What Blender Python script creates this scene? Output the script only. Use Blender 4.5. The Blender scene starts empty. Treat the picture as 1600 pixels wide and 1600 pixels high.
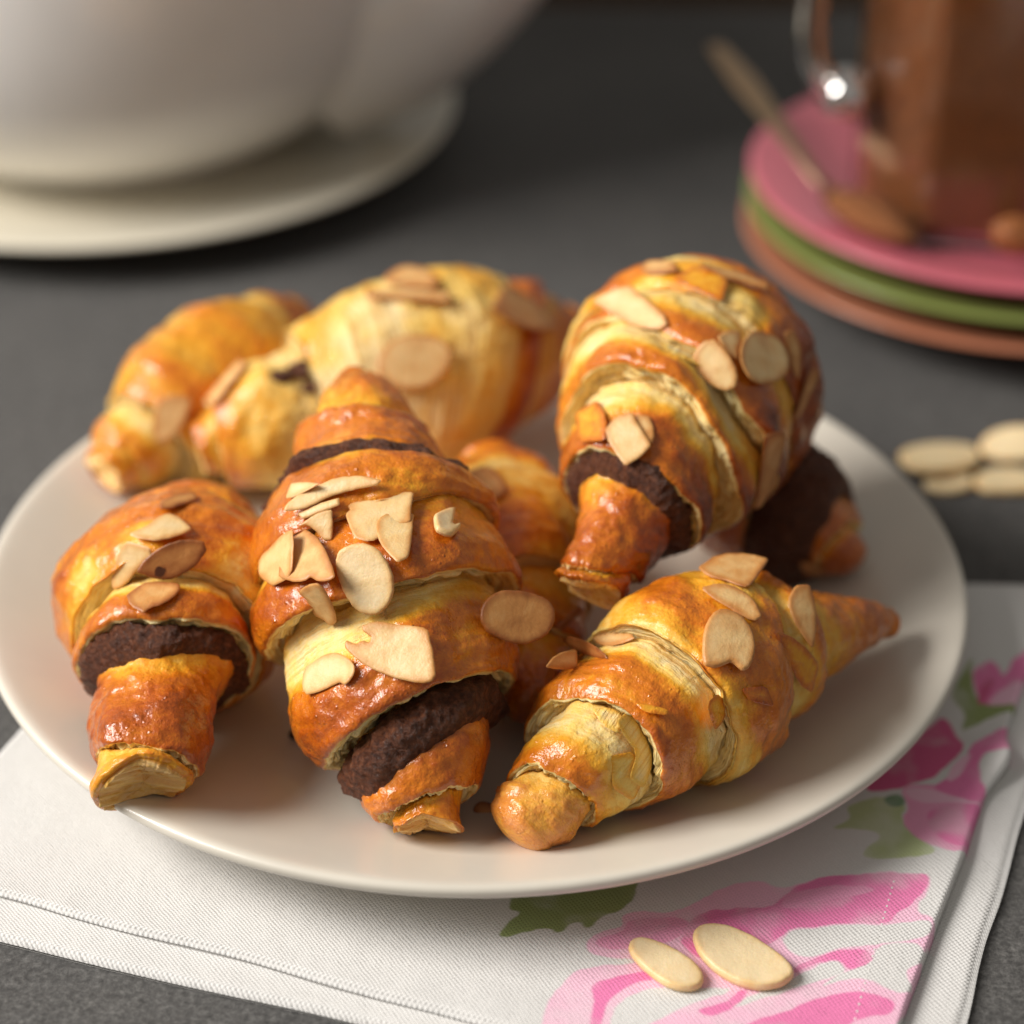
import bpy, math, random
import numpy as np
from mathutils import Matrix, Vector
from mathutils.geometry import delaunay_2d_cdt

S = 0.01                                   # all lengths below are in centimetres
scene = bpy.context.scene
COL = scene.collection

# ------------------------------------------------------------------ camera
FPX, PITCH, ROLL, DIST, ZRIM = 3465.18, math.radians(32.5), math.radians(.75), 56.27, 2.3
LOOK = np.array([.858, 2.215, ZRIM])
_cp, _sp = math.cos(PITCH), math.sin(PITCH)
CAM = LOOK + DIST * np.array([0, -_cp, _sp])
FWD = np.array([0, _cp, -_sp])
_r, _u = np.array([1., 0, 0]), np.array([0, _sp, _cp])
RGT = _r * math.cos(ROLL) + _u * math.sin(ROLL)
UPV = -_r * math.sin(ROLL) + _u * math.cos(ROLL)

cam = bpy.data.cameras.new('camera')
camo = bpy.data.objects.new('camera', cam)
COL.objects.link(camo)
m = Matrix.Identity(4)
for i in range(3):
    m[i][0], m[i][1], m[i][2], m[i][3] = RGT[i], UPV[i], -FWD[i], CAM[i] * S
camo.matrix_world = m
cam.sensor_width = 36
cam.lens = 36 * FPX / 1600
cam.clip_start, cam.clip_end = .01, 50
cam.dof.use_dof = True
cam.dof.focus_distance = 46.2 * S
cam.dof.aperture_fstop = 5.6
cam.dof.aperture_blades = 0
scene.camera = camo

# ------------------------------------------------------------------ light: one big window on the left, dim warm room
world = bpy.data.worlds.new('World')
scene.world = world
world.use_nodes = True
bg = world.node_tree.nodes['Background']
bg.inputs[0].default_value = (1.0, .95, .88, 1)
bg.inputs[1].default_value = .25


def area(name, loc, target, sx, sy, watts, col):
    l = bpy.data.lights.new(name, 'AREA')
    l.shape = 'RECTANGLE'; l.size = sx * S; l.size_y = sy * S; l.energy = watts; l.color = col
    o = bpy.data.objects.new(name, l); COL.objects.link(o)
    o.location = Vector(loc) * S
    o.rotation_euler = (Vector(target) - Vector(loc)).to_track_quat('-Z', 'Y').to_euler()


area('window_light', (-142, -16, 112), (0, 6, 2), 100, 88, 56, (1.0, .965, .92))

scene.view_settings.view_transform = 'Standard'
scene.view_settings.look = 'None'
scene.view_settings.exposure = 0
scene.view_settings.gamma = 1
scene.render.engine = 'CYCLES'
scene.cycles.use_denoising = True
scene.cycles.max_bounces = 10
scene.cycles.caustics_reflective = False
scene.cycles.sample_clamp_indirect = 6

rng = np.random.default_rng(7)
random.seed(7)


# ------------------------------------------------------------------ pixel <-> space (1600 px photograph)
def ray(x, y):
    d = FWD + RGT * ((x - 800) / FPX) - UPV * ((y - 800) / FPX)
    return d / np.linalg.norm(d)


def U(x, y, z):
    d = ray(x, y)
    return CAM + d * ((z - CAM[2]) / d[2])


def proj(p):
    q = np.asarray(p) - CAM
    w = q @ FWD
    return 800 + FPX * (q @ RGT) / w, 800 - FPX * (q @ UPV) / w


# ------------------------------------------------------------------ noise
def _hash(ix, iy, iz, seed):
    n = (ix.astype(np.uint32) * np.uint32(374761393) + iy.astype(np.uint32) * np.uint32(668265263)
         + iz.astype(np.uint32) * np.uint32(2147483647 & 1274126177) + np.uint32(seed * 1013904223 & 0xffffffff))
    n = (n ^ (n >> np.uint32(13))) * np.uint32(1274126177)
    n = n ^ (n >> np.uint32(16))
    n = n * np.uint32(2246822519)
    return (n ^ (n >> np.uint32(15))).astype(np.float64) / 4294967295.0


def vnoise(p, seed=0):
    p = np.asarray(p, float)
    i = np.floor(p).astype(np.int64)
    f = p - i
    f = f * f * f * (f * (f * 6 - 15) + 10)
    out = 0
    for dx in (0, 1):
        for dy in (0, 1):
            for dz in (0, 1):
                w = (f[..., 0] if dx else 1 - f[..., 0]) * (f[..., 1] if dy else 1 - f[..., 1]) * (f[..., 2] if dz else 1 - f[..., 2])
                out = out + w * _hash(i[..., 0] + dx + 5000, i[..., 1] + dy + 5000, i[..., 2] + dz + 5000, seed)
    return out * 2 - 1


def fbm(p, seed=0, octaves=3):
    s, a, t = 0, .5, 0
    p = np.asarray(p, float)
    for o in range(octaves):
        s = s + a * vnoise(p * 2 ** o, seed + o * 17)
        t += a
        a *= .5
    return s / t


def smooth(a, b, x):
    t = np.clip((x - a) / (b - a), 0, 1)
    return t * t * (3 - 2 * t)


# ------------------------------------------------------------------ object helpers
def mesh_obj(name, co, quads, mat, parent=None, origin=(0, 0, 0), attrs=None, uv=None, tris=None, smooth_shade=True, tri_smooth=False):
    """co: (n,3) world centimetres; origin: world centimetres of the object's own origin"""
    co = (np.asarray(co, float) - np.asarray(origin, float)) * S
    me = bpy.data.meshes.new(name)
    quads = np.zeros((0, 4), int) if quads is None else np.asarray(quads, int)
    tris = np.zeros((0, 3), int) if tris is None else np.asarray(tris, int)
    loops = np.concatenate([quads.ravel(), tris.ravel()])
    nq, nt = len(quads), len(tris)
    me.vertices.add(len(co)); me.vertices.foreach_set('co', co.ravel())
    me.loops.add(len(loops)); me.loops.foreach_set('vertex_index', loops.astype(np.int32))
    me.polygons.add(nq + nt)
    tot = np.concatenate([np.full(nq, 4), np.full(nt, 3)])
    me.polygons.foreach_set('loop_start', np.concatenate([[0], np.cumsum(tot)[:-1]]).astype(np.int32) if nq + nt else [])
    me.polygons.foreach_set('loop_total', tot.astype(np.int32))
    me.polygons.foreach_set('use_smooth', np.concatenate([np.full(nq, smooth_shade), np.full(nt, tri_smooth)]))
    me.update(calc_edges=True)
    for k, v in (attrs or {}).items():
        v = np.asarray(v, float)
        if v.ndim == 1:
            a = me.attributes.new(k, 'FLOAT', 'POINT'); a.data.foreach_set('value', v)
        else:
            a = me.attributes.new(k, 'FLOAT_COLOR', 'POINT')
            a.data.foreach_set('color', np.c_[v, np.ones(len(v))].ravel())
    if uv is not None:
        l = me.uv_layers.new(name='UVMap')
        l.data.foreach_set('uv', np.asarray(uv, float)[loops].ravel())
    me.validate()
    me.materials.append(mat)
    o = bpy.data.objects.new(name, me); COL.objects.link(o)
    if parent is not None:
        o.parent = parent
        o.location = Vector(np.asarray(origin, float) * S) - parent.location
    else:
        o.location = Vector(np.asarray(origin, float) * S)
    return o


def tag(o, label=None, category=None, group=None, kind=None):
    for k, v in (('label', label), ('category', category), ('group', group), ('kind', kind)):
        if v:
            o[k] = v
    return o


def thing(name, loc, label, category, group=None):
    o = bpy.data.objects.new(name, None); COL.objects.link(o)
    o.empty_display_size = .01
    o.location = Vector(np.asarray(loc, float) * S)
    return tag(o, label, category, group)


def grid_faces(n, m, wrap_m=False, off=0):
    i = np.arange(n - 1)[:, None]
    j = np.arange(m if wrap_m else m - 1)[None, :]
    j2 = (j + 1) % m
    return np.stack([i * m + j, i * m + j2, (i + 1) * m + j2, (i + 1) * m + j], -1).reshape(-1, 4) + off


def lathe(name, prof, mat, parent, origin, n=128, sx=1., noise=0.):
    prof = np.asarray(prof, float)
    th = np.linspace(0, 2 * np.pi, n, endpoint=False)
    co = np.stack([prof[:, 0][:, None] * np.cos(th), prof[:, 0][:, None] * np.sin(th), prof[:, 1][:, None] + 0 * th], -1).reshape(-1, 3)
    return mesh_obj(name, co + np.asarray(origin), grid_faces(len(prof), n, True), mat, parent, origin)


def curve_pts(pts, n):
    """smooth resampling of a polyline (Catmull-Rom)"""
    p = np.asarray(pts, float)
    q = np.vstack([2 * p[0] - p[1], p, 2 * p[-1] - p[-2]])
    out = []
    for k in range(len(p) - 1):
        a, b, c, d = q[k:k + 4]
        t = np.linspace(0, 1, n, endpoint=(k == len(p) - 2))[:, None]
        out.append(.5 * (2 * b + (c - a) * t + (2 * a - 5 * b + 4 * c - d) * t ** 2 + (3 * b - a - 3 * c + d) * t ** 3))
    return np.vstack(out)


# ------------------------------------------------------------------ material helpers
def srgb(r, g, b):
    f = lambda c: (c / 255 / 12.92) if c / 255 <= .04045 else ((c / 255 + .055) / 1.055) ** 2.4
    return (f(r), f(g), f(b), 1)


class M:
    def __init__(s, name):
        s.mat = bpy.data.materials.new(name); s.mat.use_nodes = True
        s.nt = s.mat.node_tree; s.b = s.nt.nodes['Principled BSDF']; s.L = s.nt.links

    def n(s, t, **kw):
        x = s.nt.nodes.new(t)
        for k, v in kw.items():
            setattr(x, k, v)
        return x

    def set(s, **kw):
        for k, v in kw.items():
            s.b.inputs[k.replace('_', ' ')].default_value = v
        return s

    def link(s, a, b):
        s.L.new(a, b)

    def coord(s, scale):                   # object coordinates in centimetres times scale
        tc = s.n('ShaderNodeTexCoord'); mp = s.n('ShaderNodeMapping')
        k = np.asarray(scale, float) * 100 * np.ones(3)
        mp.inputs['Scale'].default_value = k
        s.link(tc.outputs['Object'], mp.inputs[0])
        return mp.outputs[0]

    def uv(s, scale):
        tc = s.n('ShaderNodeTexCoord'); mp = s.n('ShaderNodeMapping')
        mp.inputs['Scale'].default_value = np.asarray(scale, float) * np.ones(3)
        s.link(tc.outputs['UV'], mp.inputs[0])
        return mp.outputs[0]

    def noise(s, vec, scale=1., detail=3., rough=.5, dist=0.):
        x = s.n('ShaderNodeTexNoise')
        x.inputs['Scale'].default_value = scale; x.inputs['Detail'].default_value = detail
        x.inputs['Roughness'].default_value = rough; x.inputs['Distortion'].default_value = dist
        s.link(vec, x.inputs['Vector'])
        return x.outputs[0]

    def math(s, op, a, b=None, c=None, clamp=False):
        x = s.n('ShaderNodeMath', operation=op); x.use_clamp = clamp
        for k, v in enumerate((a, b, c)):
            if v is None:
                continue
            if isinstance(v, (int, float)):
                x.inputs[k].default_value = v
            else:
                s.link(v, x.inputs[k])
        return x.outputs[0]

    def ramp(s, fac, stops, interp='LINEAR'):
        x = s.n('ShaderNodeValToRGB'); cr = x.color_ramp; cr.interpolation = interp
        while len(cr.elements) < len(stops):
            cr.elements.new(.5)
        for e, (p, c) in zip(cr.elements, stops):
            e.position = p; e.color = c if len(c) == 4 else (*c, 1)
        s.link(fac, x.inputs[0])
        return x.outputs[0]

    def mix(s, fac, a, b, mode='MIX'):
        x = s.n('ShaderNodeMix', data_type='RGBA', blend_type=mode)
        for v, k in ((fac, 0), (a, 6), (b, 7)):
            if isinstance(v, (int, float)):
                x.inputs[k].default_value = v
            elif isinstance(v, tuple):
                x.inputs[k].default_value = v if len(v) == 4 else (*v, 1)
            else:
                s.link(v, x.inputs[k])
        return x.outputs[2]

    def attr(s, name):
        x = s.n('ShaderNodeAttribute', attribute_name=name)
        return x

    def bump(s, h, dist, strength=1., prev=None):
        x = s.n('ShaderNodeBump')
        x.inputs['Distance'].default_value = dist * S
        if isinstance(strength, (int, float)):
            x.inputs['Strength'].default_value = strength
        else:
            s.link(strength, x.inputs['Strength'])
        s.link(h, x.inputs['Height'])
        if prev is not None:
            s.link(prev, x.inputs['Normal'])
        return x.outputs[0]

    def normal(s, h):
        s.link(h, s.b.inputs['Normal'])


def mat_dough():
    k = M('baked_dough')
    bake = k.attr('bake').outputs['Fac']
    wall = k.attr('wall').outputs['Fac']
    c = k.coord(1)
    n1 = k.math('MULTIPLY_ADD', k.noise(k.uv((1.5, .30, 1)), 1, 4, .6), .6, k.math('MULTIPLY', k.noise(c, 1.1, 4, .6), .4))
    n2 = k.noise(c, 4.5, 4, .6)
    b = k.math('ADD', bake, k.math('MULTIPLY', k.math('SUBTRACT', n1, .5), .75))
    b = k.math('ADD', b, k.math('MULTIPLY', k.math('SUBTRACT', n2, .5), .34))
    b = k.math('ADD', b, k.math('MULTIPLY', k.math('SUBTRACT', k.noise(c, 13, 3, .6), .5), .22), clamp=True)
    col = k.ramp(b, [(0, (.88, .69, .35)), (.18, (.88, .60, .16)), (.38, (.83, .39, .026)),
                     (.58, (.70, .205, .009)), (.80, (.44, .088, .005)), (1, (.17, .030, .003))])
    # stretched lamination streaks running round the roll
    st = k.noise(k.uv((9, .5, 1)), 1, 3, .55, .4)
    pale = k.math('SUBTRACT', 1, k.math('MULTIPLY', b, 2.2), clamp=True)
    scol = k.ramp(st, [(.38, (.80, .55, .22)), (.52, (1, 1, 1))])
    col = k.mix(k.math('MULTIPLY', pale, .6), col, scol, 'MULTIPLY')
    wl = k.noise(k.uv((26, 1.2, 1)), 1, 2, .5, .3)
    wcol = k.ramp(wl, [(.30, (.66, .36, .08)), (.42, (.90, .66, .25)), (.62, (.96, .79, .42))])
    col = k.mix(wall, col, wcol)
    k.link(col, k.b.inputs['Base Color'])
    gl = k.math('MULTIPLY', k.math('SUBTRACT', b, .12), 2.2, clamp=True)
    gl = k.math('MULTIPLY', gl, k.math('SUBTRACT', 1, wall))
    k.link(k.math('SUBTRACT', .55, k.math('MULTIPLY', gl, .22)), k.b.inputs['Roughness'])
    k.link(gl, k.b.inputs['Coat Weight'])
    k.set(Coat_Roughness=.09, Subsurface_Weight=.08, Subsurface_Scale=.004, IOR=1.42, Specular_IOR_Level=.22)
    k.b.inputs['Subsurface Radius'].default_value = (1, .5, .2)
    # blisters in the glaze, wrinkles, streaks
    v = k.n('ShaderNodeTexVoronoi', feature='F1'); v.inputs['Scale'].default_value = 7
    k.link(c, v.inputs['Vector'])
    bl = k.ramp(v.outputs['Distance'], [(0, (1, 1, 1)), (.32, (0, 0, 0))])
    blm = k.ramp(k.noise(c, 1.7, 2), [(.46, (0, 0, 0)), (.6, (1, 1, 1))])
    bl = k.math('MULTIPLY', bl, blm)
    b1 = k.bump(n2, .07, .7)
    b2 = k.bump(k.noise(c, 14, 4, .65), .03, .7, b1)
    b3 = k.bump(bl, .022, gl, b2)
    b4 = k.bump(st, .10, k.math('MULTIPLY', pale, .8), b3)
    b5 = k.bump(wl, .07, wall, b4)
    k.normal(b5)
    cb = k.bump(bl, .02, gl, k.bump(k.noise(c, 15, 2, .6), .012, .8, k.bump(k.noise(c, 5.5, 3, .6), .035, .7, k.bump(n2, .05, .5))))
    k.link(cb, k.b.inputs['Coat Normal'])
    return k.mat


def mat_choc():
    k = M('chocolate_filling')
    c = k.coord(1)
    n = k.noise(c, 9, 5, .65)
    k.link(k.ramp(n, [(.3, (.040, .011, .004)), (.52, (.125, .037, .014)), (.72, (.25, .090, .038))]), k.b.inputs['Base Color'])
    k.set(Roughness=.34, Specular_IOR_Level=.4)
    k.normal(k.bump(k.noise(c, 14, 5, .75), .09, 1., k.bump(k.noise(c, 4, 3), .16, .9)))
    return k.mat


def mat_almond():
    k = M('toasted_almond')
    t = k.attr('tone').outputs['Fac']
    rim = k.attr('rim').outputs['Fac']
    c = k.coord(1)
    n = k.noise(c, 2.2, 3)
    a = k.math('ADD', t, k.math('MULTIPLY', k.math('SUBTRACT', n, .5), .5))
    a = k.math('ADD', a, k.math('MULTIPLY', rim, .26), clamp=True)
    col = k.ramp(a, [(0, (.86, .69, .42)), (.3, (.80, .53, .235)), (.55, (.62, .29, .085)), (.8, (.36, .12, .028)), (1, (.09, .028, .01))])
    fine = k.noise(c, 26, 3, .6)
    col = k.mix(.5, col, k.ramp(fine, [(.3, (.88, .82, .74)), (.6, (1, 1, 1))]), 'MULTIPLY')
    k.link(col, k.b.inputs['Base Color'])
    k.set(Roughness=.42, Subsurface_Weight=.2, Subsurface_Scale=.002)
    k.b.inputs['Subsurface Radius'].default_value = (1, .6, .3)
    k.normal(k.bump(fine, .012, .6, k.bump(k.noise(c, 6, 2), .03, .5)))
    return k.mat


def mat_ceramic(name, col, rough=.25, coat=.3, var=.03):
    k = M(name)
    n = k.noise(k.coord(.35), 1, 4)
    c1 = tuple(x * (1 - var) for x in col[:3]); c2 = tuple(min(1, x * (1 + var)) for x in col[:3])
    k.link(k.ramp(n, [(.35, c1), (.65, c2)]), k.b.inputs['Base Color'])
    k.set(Roughness=rough, Coat_Weight=coat, Coat_Roughness=.08)
    k.normal(k.bump(k.noise(k.coord(2.5), 1, 3), .006, .5))
    return k.mat


def mat_cloth():
    k = M('printed_cotton')
    pr = k.attr('print').outputs['Color']
    uv = k.uv(1)
    sx = k.n('ShaderNodeSeparateXYZ'); k.link(uv, sx.inputs[0])
    w = 2 * math.pi / .115
    jit = k.noise(k.coord(1), 3.2, 3)
    px = k.math('SINE', k.math('ADD', k.math('MULTIPLY', sx.outputs[0], w), k.math('MULTIPLY', jit, 3)))
    py = k.math('SINE', k.math('ADD', k.math('MULTIPLY', sx.outputs[1], w), k.math('MULTIPLY', jit, 3)))
    h = k.math('MULTIPLY', px, py)
    h01 = k.math('MULTIPLY_ADD', h, .5, .5)
    fib = k.noise(k.coord(1), 30, 3, .6)
    shade = k.ramp(h01, [(0, (.80, .79, .78)), (.45, (1, 1, 1))])
    col = k.mix(.55, pr, shade, 'MULTIPLY')
    col = k.mix(.35, col, k.ramp(fib, [(.3, (.82, .81, .79)), (.6, (1, 1, 1))]), 'MULTIPLY')
    k.link(col, k.b.inputs['Base Color'])
    k.set(Roughness=.9, Sheen_Weight=.15, Specular_IOR_Level=.15)
    k.normal(k.bump(h01, .020, .7, k.bump(fib, .02, .6, k.bump(k.noise(k.coord(1), .8, 3), .1, .5))))
    return k.mat


def mat_table():
    k = M('grey_table')
    c = k.coord(1)
    n1 = k.noise(c, .22, 5, .6)
    n2 = k.noise(c, 7, 5, .75)
    n3 = k.noise(c, 2.2, 4, .6)
    col = k.ramp(n2, [(.30, (.048, .047, .045)), (.5, (.112, .108, .104)), (.70, (.205, .20, .19))])
    col = k.mix(.55, col, k.ramp(n3, [(.35, (.62, .62, .62)), (.65, (1, 1, 1))]), 'MULTIPLY')
    col = k.mix(.6, col, k.ramp(n1, [(.35, (.75, .75, .76)), (.65, (1, .99, .98))]), 'MULTIPLY')
    k.link(col, k.b.inputs['Base Color'])
    k.set(Roughness=.75, Specular_IOR_Level=.25)
    k.normal(k.bump(n2, .03, .7))
    return k.mat


def mat_simple(name, col, rough=.5, bump=.02, sc=4., var=.25, **kw):
    k = M(name)
    n = k.noise(k.coord(1), sc, 4, .6)
    k.link(k.ramp(n, [(.3, tuple(x * (1 - var) for x in col[:3])), (.7, tuple(min(1, x * (1 + var)) for x in col[:3]))]), k.b.inputs['Base Color'])
    k.set(Roughness=rough, **kw)
    k.normal(k.bump(n, bump, .7))
    return k.mat


def mat_glass():
    k = M('clear_glass')
    k.set(Base_Color=(.96, .93, .90, 1), Roughness=.03, Transmission_Weight=1, IOR=1.45)
    k.normal(k.bump(k.noise(k.coord(.8), 1, 2), .02, .4))
    return k.mat


DOUGH, CHOC, ALMOND, CLOTH, TABLE = mat_dough(), mat_choc(), mat_almond(), mat_cloth(), mat_table()
PLATE = mat_ceramic('cream_glaze', (.68, .63, .54), .33, .25)
POT = mat_ceramic('white_glaze', (.88, .86, .83), .28, .3)
SAUCER = mat_ceramic('ivory_glaze', (.72, .67, .55), .3, .3)
PINK = mat_ceramic('pink_glaze', (.62, .145, .19), .3, .4)
GREEN = mat_ceramic('green_glaze', (.23, .28, .075), .25, .4)
TERRA = mat_ceramic('terracotta_glaze', (.48, .18, .10), .25, .4)
GLASS = mat_glass()
COCOA = mat_simple('cocoa', (.25, .080, .018), .6, .05, 7, .4)
COCOA_POWDER = mat_simple('cocoa_powder', (.22, .075, .02), .9, .08, 9, .35)
SPOON = mat_simple('aged_metal', (.52, .36, .22), .32, .004, 3, .1, Metallic=1.)
CHROME = mat_simple('polished_steel', (.86, .85, .84), .06, .0005, 3, .03, Metallic=1.)
WOOD = mat_simple('brown_wood', (.09, .05, .025), .6, .03, 2, .35)
BURNT = mat_simple('burnt_crumb', (.012, .010, .009), .6, .05, 9, .4)
CRUMB = mat_simple('golden_crumb', (.45, .16, .03), .6, .05, 9, .3)
THREAD = mat_simple('white_thread', (.78, .76, .72), .8, .01, 9, .1)

# ------------------------------------------------------------------ table and board behind
n = 2
tb = mesh_obj('table_top', [(-140, -70, 0), (140, -70, 0), (140, 110, 0), (-140, 110, 0), (-140, -70, -3), (140, -70, -3), (140, 110, -3), (-140, 110, -3)],
              [(0, 1, 2, 3), (7, 6, 5, 4), (0, 4, 5, 1), (1, 5, 6, 2), (2, 6, 7, 3), (3, 7, 4, 0)], TABLE, smooth_shade=False)
tag(tb, kind='structure')


def rounded_box(name, cx, cy, sx, sy, z0, z1, r, mat, parent=None, rz=0.):
    k = 6
    pts = []
    for (qx, qy, a0) in ((1, 1, 0), (-1, 1, 90), (-1, -1, 180), (1, -1, 270)):
        for a in np.linspace(a0, a0 + 90, k):
            pts.append((qx * (sx - r) + r * math.cos(math.radians(a)), qy * (sy - r) + r * math.sin(math.radians(a))))
    pts = np.array(pts)
    b = min(.4, (z1 - z0) * .3)
    prof = [(0, z0)] + [(-.0 - 0, z0)] + [(0, z0 + b), (0, z1 - b), (-b * .3, z1 - b * .3), (-b, z1)]
    rings = []
    for (ins, z) in prof[1:]:
        c = pts * (1 + ins / max(sx, sy))
        rings.append(np.c_[c, np.full(len(c), z)])
    rings.append(np.c_[pts * 0, np.full(len(pts), z1)])
    co = np.vstack(rings)
    ca, sa = math.cos(rz), math.sin(rz)
    co = np.c_[co[:, 0] * ca - co[:, 1] * sa + cx, co[:, 0] * sa + co[:, 1] * ca + cy, co[:, 2]]
    return mesh_obj(name, co, grid_faces(len(rings), len(pts), True), mat, parent, (cx, cy, z0))


wb = rounded_box('wooden_board', 4, 60, 34, 14, 0, 2.2, 2, WOOD, None, .01)
tag(wb, 'dark brown wooden board lying at the back of the grey table', 'board')

# ------------------------------------------------------------------ napkin
FL, FR, BR, BL = map(np.array, ((-12.24, -9.43), (7.96, -16.2), (14.9, 2.05), (-8.3, 1.9)))


def px7(p):   # tracing scale of the lower right quarter
    return [(x / 1.8605 + 740, y / 1.8605 + 880) for x, y in p]


def px4(p):
    return [(x / 3.637 + 1300, y / 3.637 + 860) for x, y in p]


C_LP, C_MP, C_HP, C_DR = srgb(246, 194, 216)[:3], srgb(243, 165, 199)[:3], srgb(240, 132, 182)[:3], srgb(220, 100, 146)[:3]
C_GR, C_LG, C_DG, C_W = srgb(150, 164, 104)[:3], srgb(192, 203, 152)[:3], srgb(84, 134, 76)[:3], srgb(224, 222, 219)[:3]
PRINT = [
    (px7([(320, 1100), (360, 1065), (440, 1060), (420, 1020), (480, 1000), (600, 1015), (680, 960), (740, 930), (820, 915), (900, 945), (960, 920), (1080, 900), (1200, 895), (1330, 900), (1325, 960), (1280, 1010), (1340, 1030), (1340, 1090), (1300, 1130), (1310, 1200), (1280, 1260), (1180, 1420), (180, 1420), (215, 1260), (290, 1190), (350, 1165), (470, 1160), (460, 1140), (340, 1140)]), C_LP),
    (px7([(345, 1085), (440, 1070), (450, 1030), (560, 1020), (640, 1040), (600, 1090), (470, 1110), (380, 1120)]), C_MP),
    (px7([(630, 1040), (680, 1005), (760, 1000), (860, 1000), (900, 960), (960, 920), (1080, 900), (1200, 900), (1330, 900), (1320, 950), (1280, 990), (1230, 1010), (1210, 1045), (1100, 1045), (1000, 1050), (900, 1070), (860, 1110), (760, 1130), (680, 1160), (600, 1110), (610, 1070)]), C_HP),
    (px7([(880, 985), (940, 950), (1060, 930), (1180, 940), (1120, 960), (1000, 980), (920, 1000)]), C_MP),
    (px7([(880, 1090), (960, 1060), (1100, 1050), (1230, 1050), (1330, 1030), (1330, 1080), (1250, 1100), (1150, 1110), (1060, 1120), (960, 1150), (920, 1130)]), C_W),
    (px7([(930, 1180), (1000, 1140), (1100, 1120), (1160, 1130), (1150, 1180), (1100, 1185), (1060, 1150), (980, 1165), (940, 1190)]), C_HP),
    (px7([(1000, 1165), (1060, 1155), (1090, 1185), (1040, 1200), (930, 1230), (850, 1260), (760, 1290), (740, 1280), (900, 1220)]), C_W),
    (px7([(1170, 1110), (1290, 1100), (1320, 1150), (1250, 1180), (1290, 1240), (1240, 1250), (1140, 1200), (1050, 1215), (1000, 1235), (1060, 1190), (1160, 1170)]), C_W),
    (px7([(345, 1220), (430, 1190), (520, 1180), (560, 1200), (480, 1210), (420, 1240), (380, 1290), (350, 1420), (310, 1420), (360, 1270)]), C_HP),
    (px7([(470, 1240), (560, 1230), (700, 1235), (760, 1240), (650, 1275), (560, 1310), (470, 1360), (400, 1400), (400, 1300)]), C_W),
    (px7([(640, 1300), (720, 1285), (770, 1240), (800, 1240), (760, 1290), (680, 1320)]), C_HP),
    (px7([(800, 1330), (900, 1300), (1000, 1260), (1120, 1240), (1230, 1270), (1220, 1310), (1130, 1310), (1000, 1420), (700, 1420)]), C_HP),
    (px7([(60, 1090), (100, 1040), (140, 1010), (100, 1000), (110, 960), (150, 900), (480, 890), (470, 960), (430, 1000), (370, 1020), (330, 1065), (310, 1030), (240, 1075), (230, 1050), (150, 1070)]), C_GR),
    (px7([(1030, 770), (1100, 745), (1080, 700), (1190, 670), (1260, 690), (1240, 750), (1290, 800), (1360, 850), (1260, 850), (1130, 860), (1150, 820), (1200, 785), (1120, 765)]), C_LG),
    (px7([(1235, 650), (1300, 640), (1400, 650), (1500, 680), (1480, 760), (1430, 850), (1350, 835), (1270, 790), (1245, 750), (1270, 700)]), C_MP),
    (px7([(1310, 720), (1400, 700), (1490, 690), (1470, 780), (1420, 840), (1330, 790)]), C_HP),
    (px7([(1240, 655), (1310, 650), (1400, 680), (1490, 680), (1485, 700), (1380, 695), (1290, 690)]), C_LP),
    (px7([(1190, 680), (1230, 660), (1265, 690), (1220, 710)]), C_DG),
    (px4([(140, 1360), (400, 1130), (560, 1000), (650, 930), (700, 1060), (760, 1110), (700, 1200), (560, 1290), (380, 1350)]), C_DR),  # rose print, its pink darkened to include the plate's shadow
    (px4([(780, 1130), (880, 1060), (1000, 1000), (1090, 940), (1200, 900), (1180, 1180), (1060, 1180), (880, 1180), (840, 1200), (830, 1290), (880, 1380), (860, 1440), (700, 1400), (560, 1350), (640, 1300), (740, 1260)]), C_HP),
    (px4([(640, 1300), (720, 1190), (800, 1160), (740, 1260), (680, 1320)]), C_LP),
    (px4([(840, 1190), (1030, 1180), (1090, 1230), (1000, 1340), (890, 1390), (830, 1300)]), C_W),
    (px4([(690, 780), (780, 600), (800, 640), (790, 780), (850, 880), (1200, 800), (1200, 850), (960, 910), (840, 970), (720, 1040), (770, 930), (690, 850)]), C_GR),
    (px4([(790, 720), (830, 650), (930, 610), (960, 720), (1000, 660), (1091, 560), (1200, 540), (1200, 800), (960, 880), (850, 870)]), C_HP),
    (px4([(880, 870), (960, 780), (1091, 740), (1200, 720), (1200, 800), (980, 880)]), C_LP),
    (px4([(820, 850), (850, 760), (900, 720), (930, 740), (880, 830), (860, 880)]), C_DR),
]


def poly_sd(P, poly):
    """signed distance (negative inside) of 2D points to a polygon"""
    poly = np.asarray(poly, float)
    d = np.full(len(P), 1e9); inside = np.zeros(len(P), bool)
    for a, b in zip(poly, np.roll(poly, -1, 0)):
        e = b - a; w = P - a
        t = np.clip((w @ e) / (e @ e + 1e-12), 0, 1)
        d = np.minimum(d, ((w - t[:, None] * e) ** 2).sum(1))
        c = (a[1] > P[:, 1]) != (b[1] > P[:, 1])
        xs = a[0] + (P[:, 1] - a[1]) / (b[1] - a[1] + 1e-12) * e[0]
        inside ^= c & (P[:, 0] < xs)
    d = np.sqrt(d)
    return np.where(inside, -d, d)


def chaikin(poly, k=2):
    p = np.asarray(poly, float)
    for _ in range(k):
        q = np.roll(p, -1, 0)
        p = np.stack([.75 * p + .25 * q, .25 * p + .75 * q], 1).reshape(-1, 2)
    return p


napkin = thing('napkin', (2, -7, .0), 'folded white cotton napkin printed with pink roses under the croissant plate', 'napkin')


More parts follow.
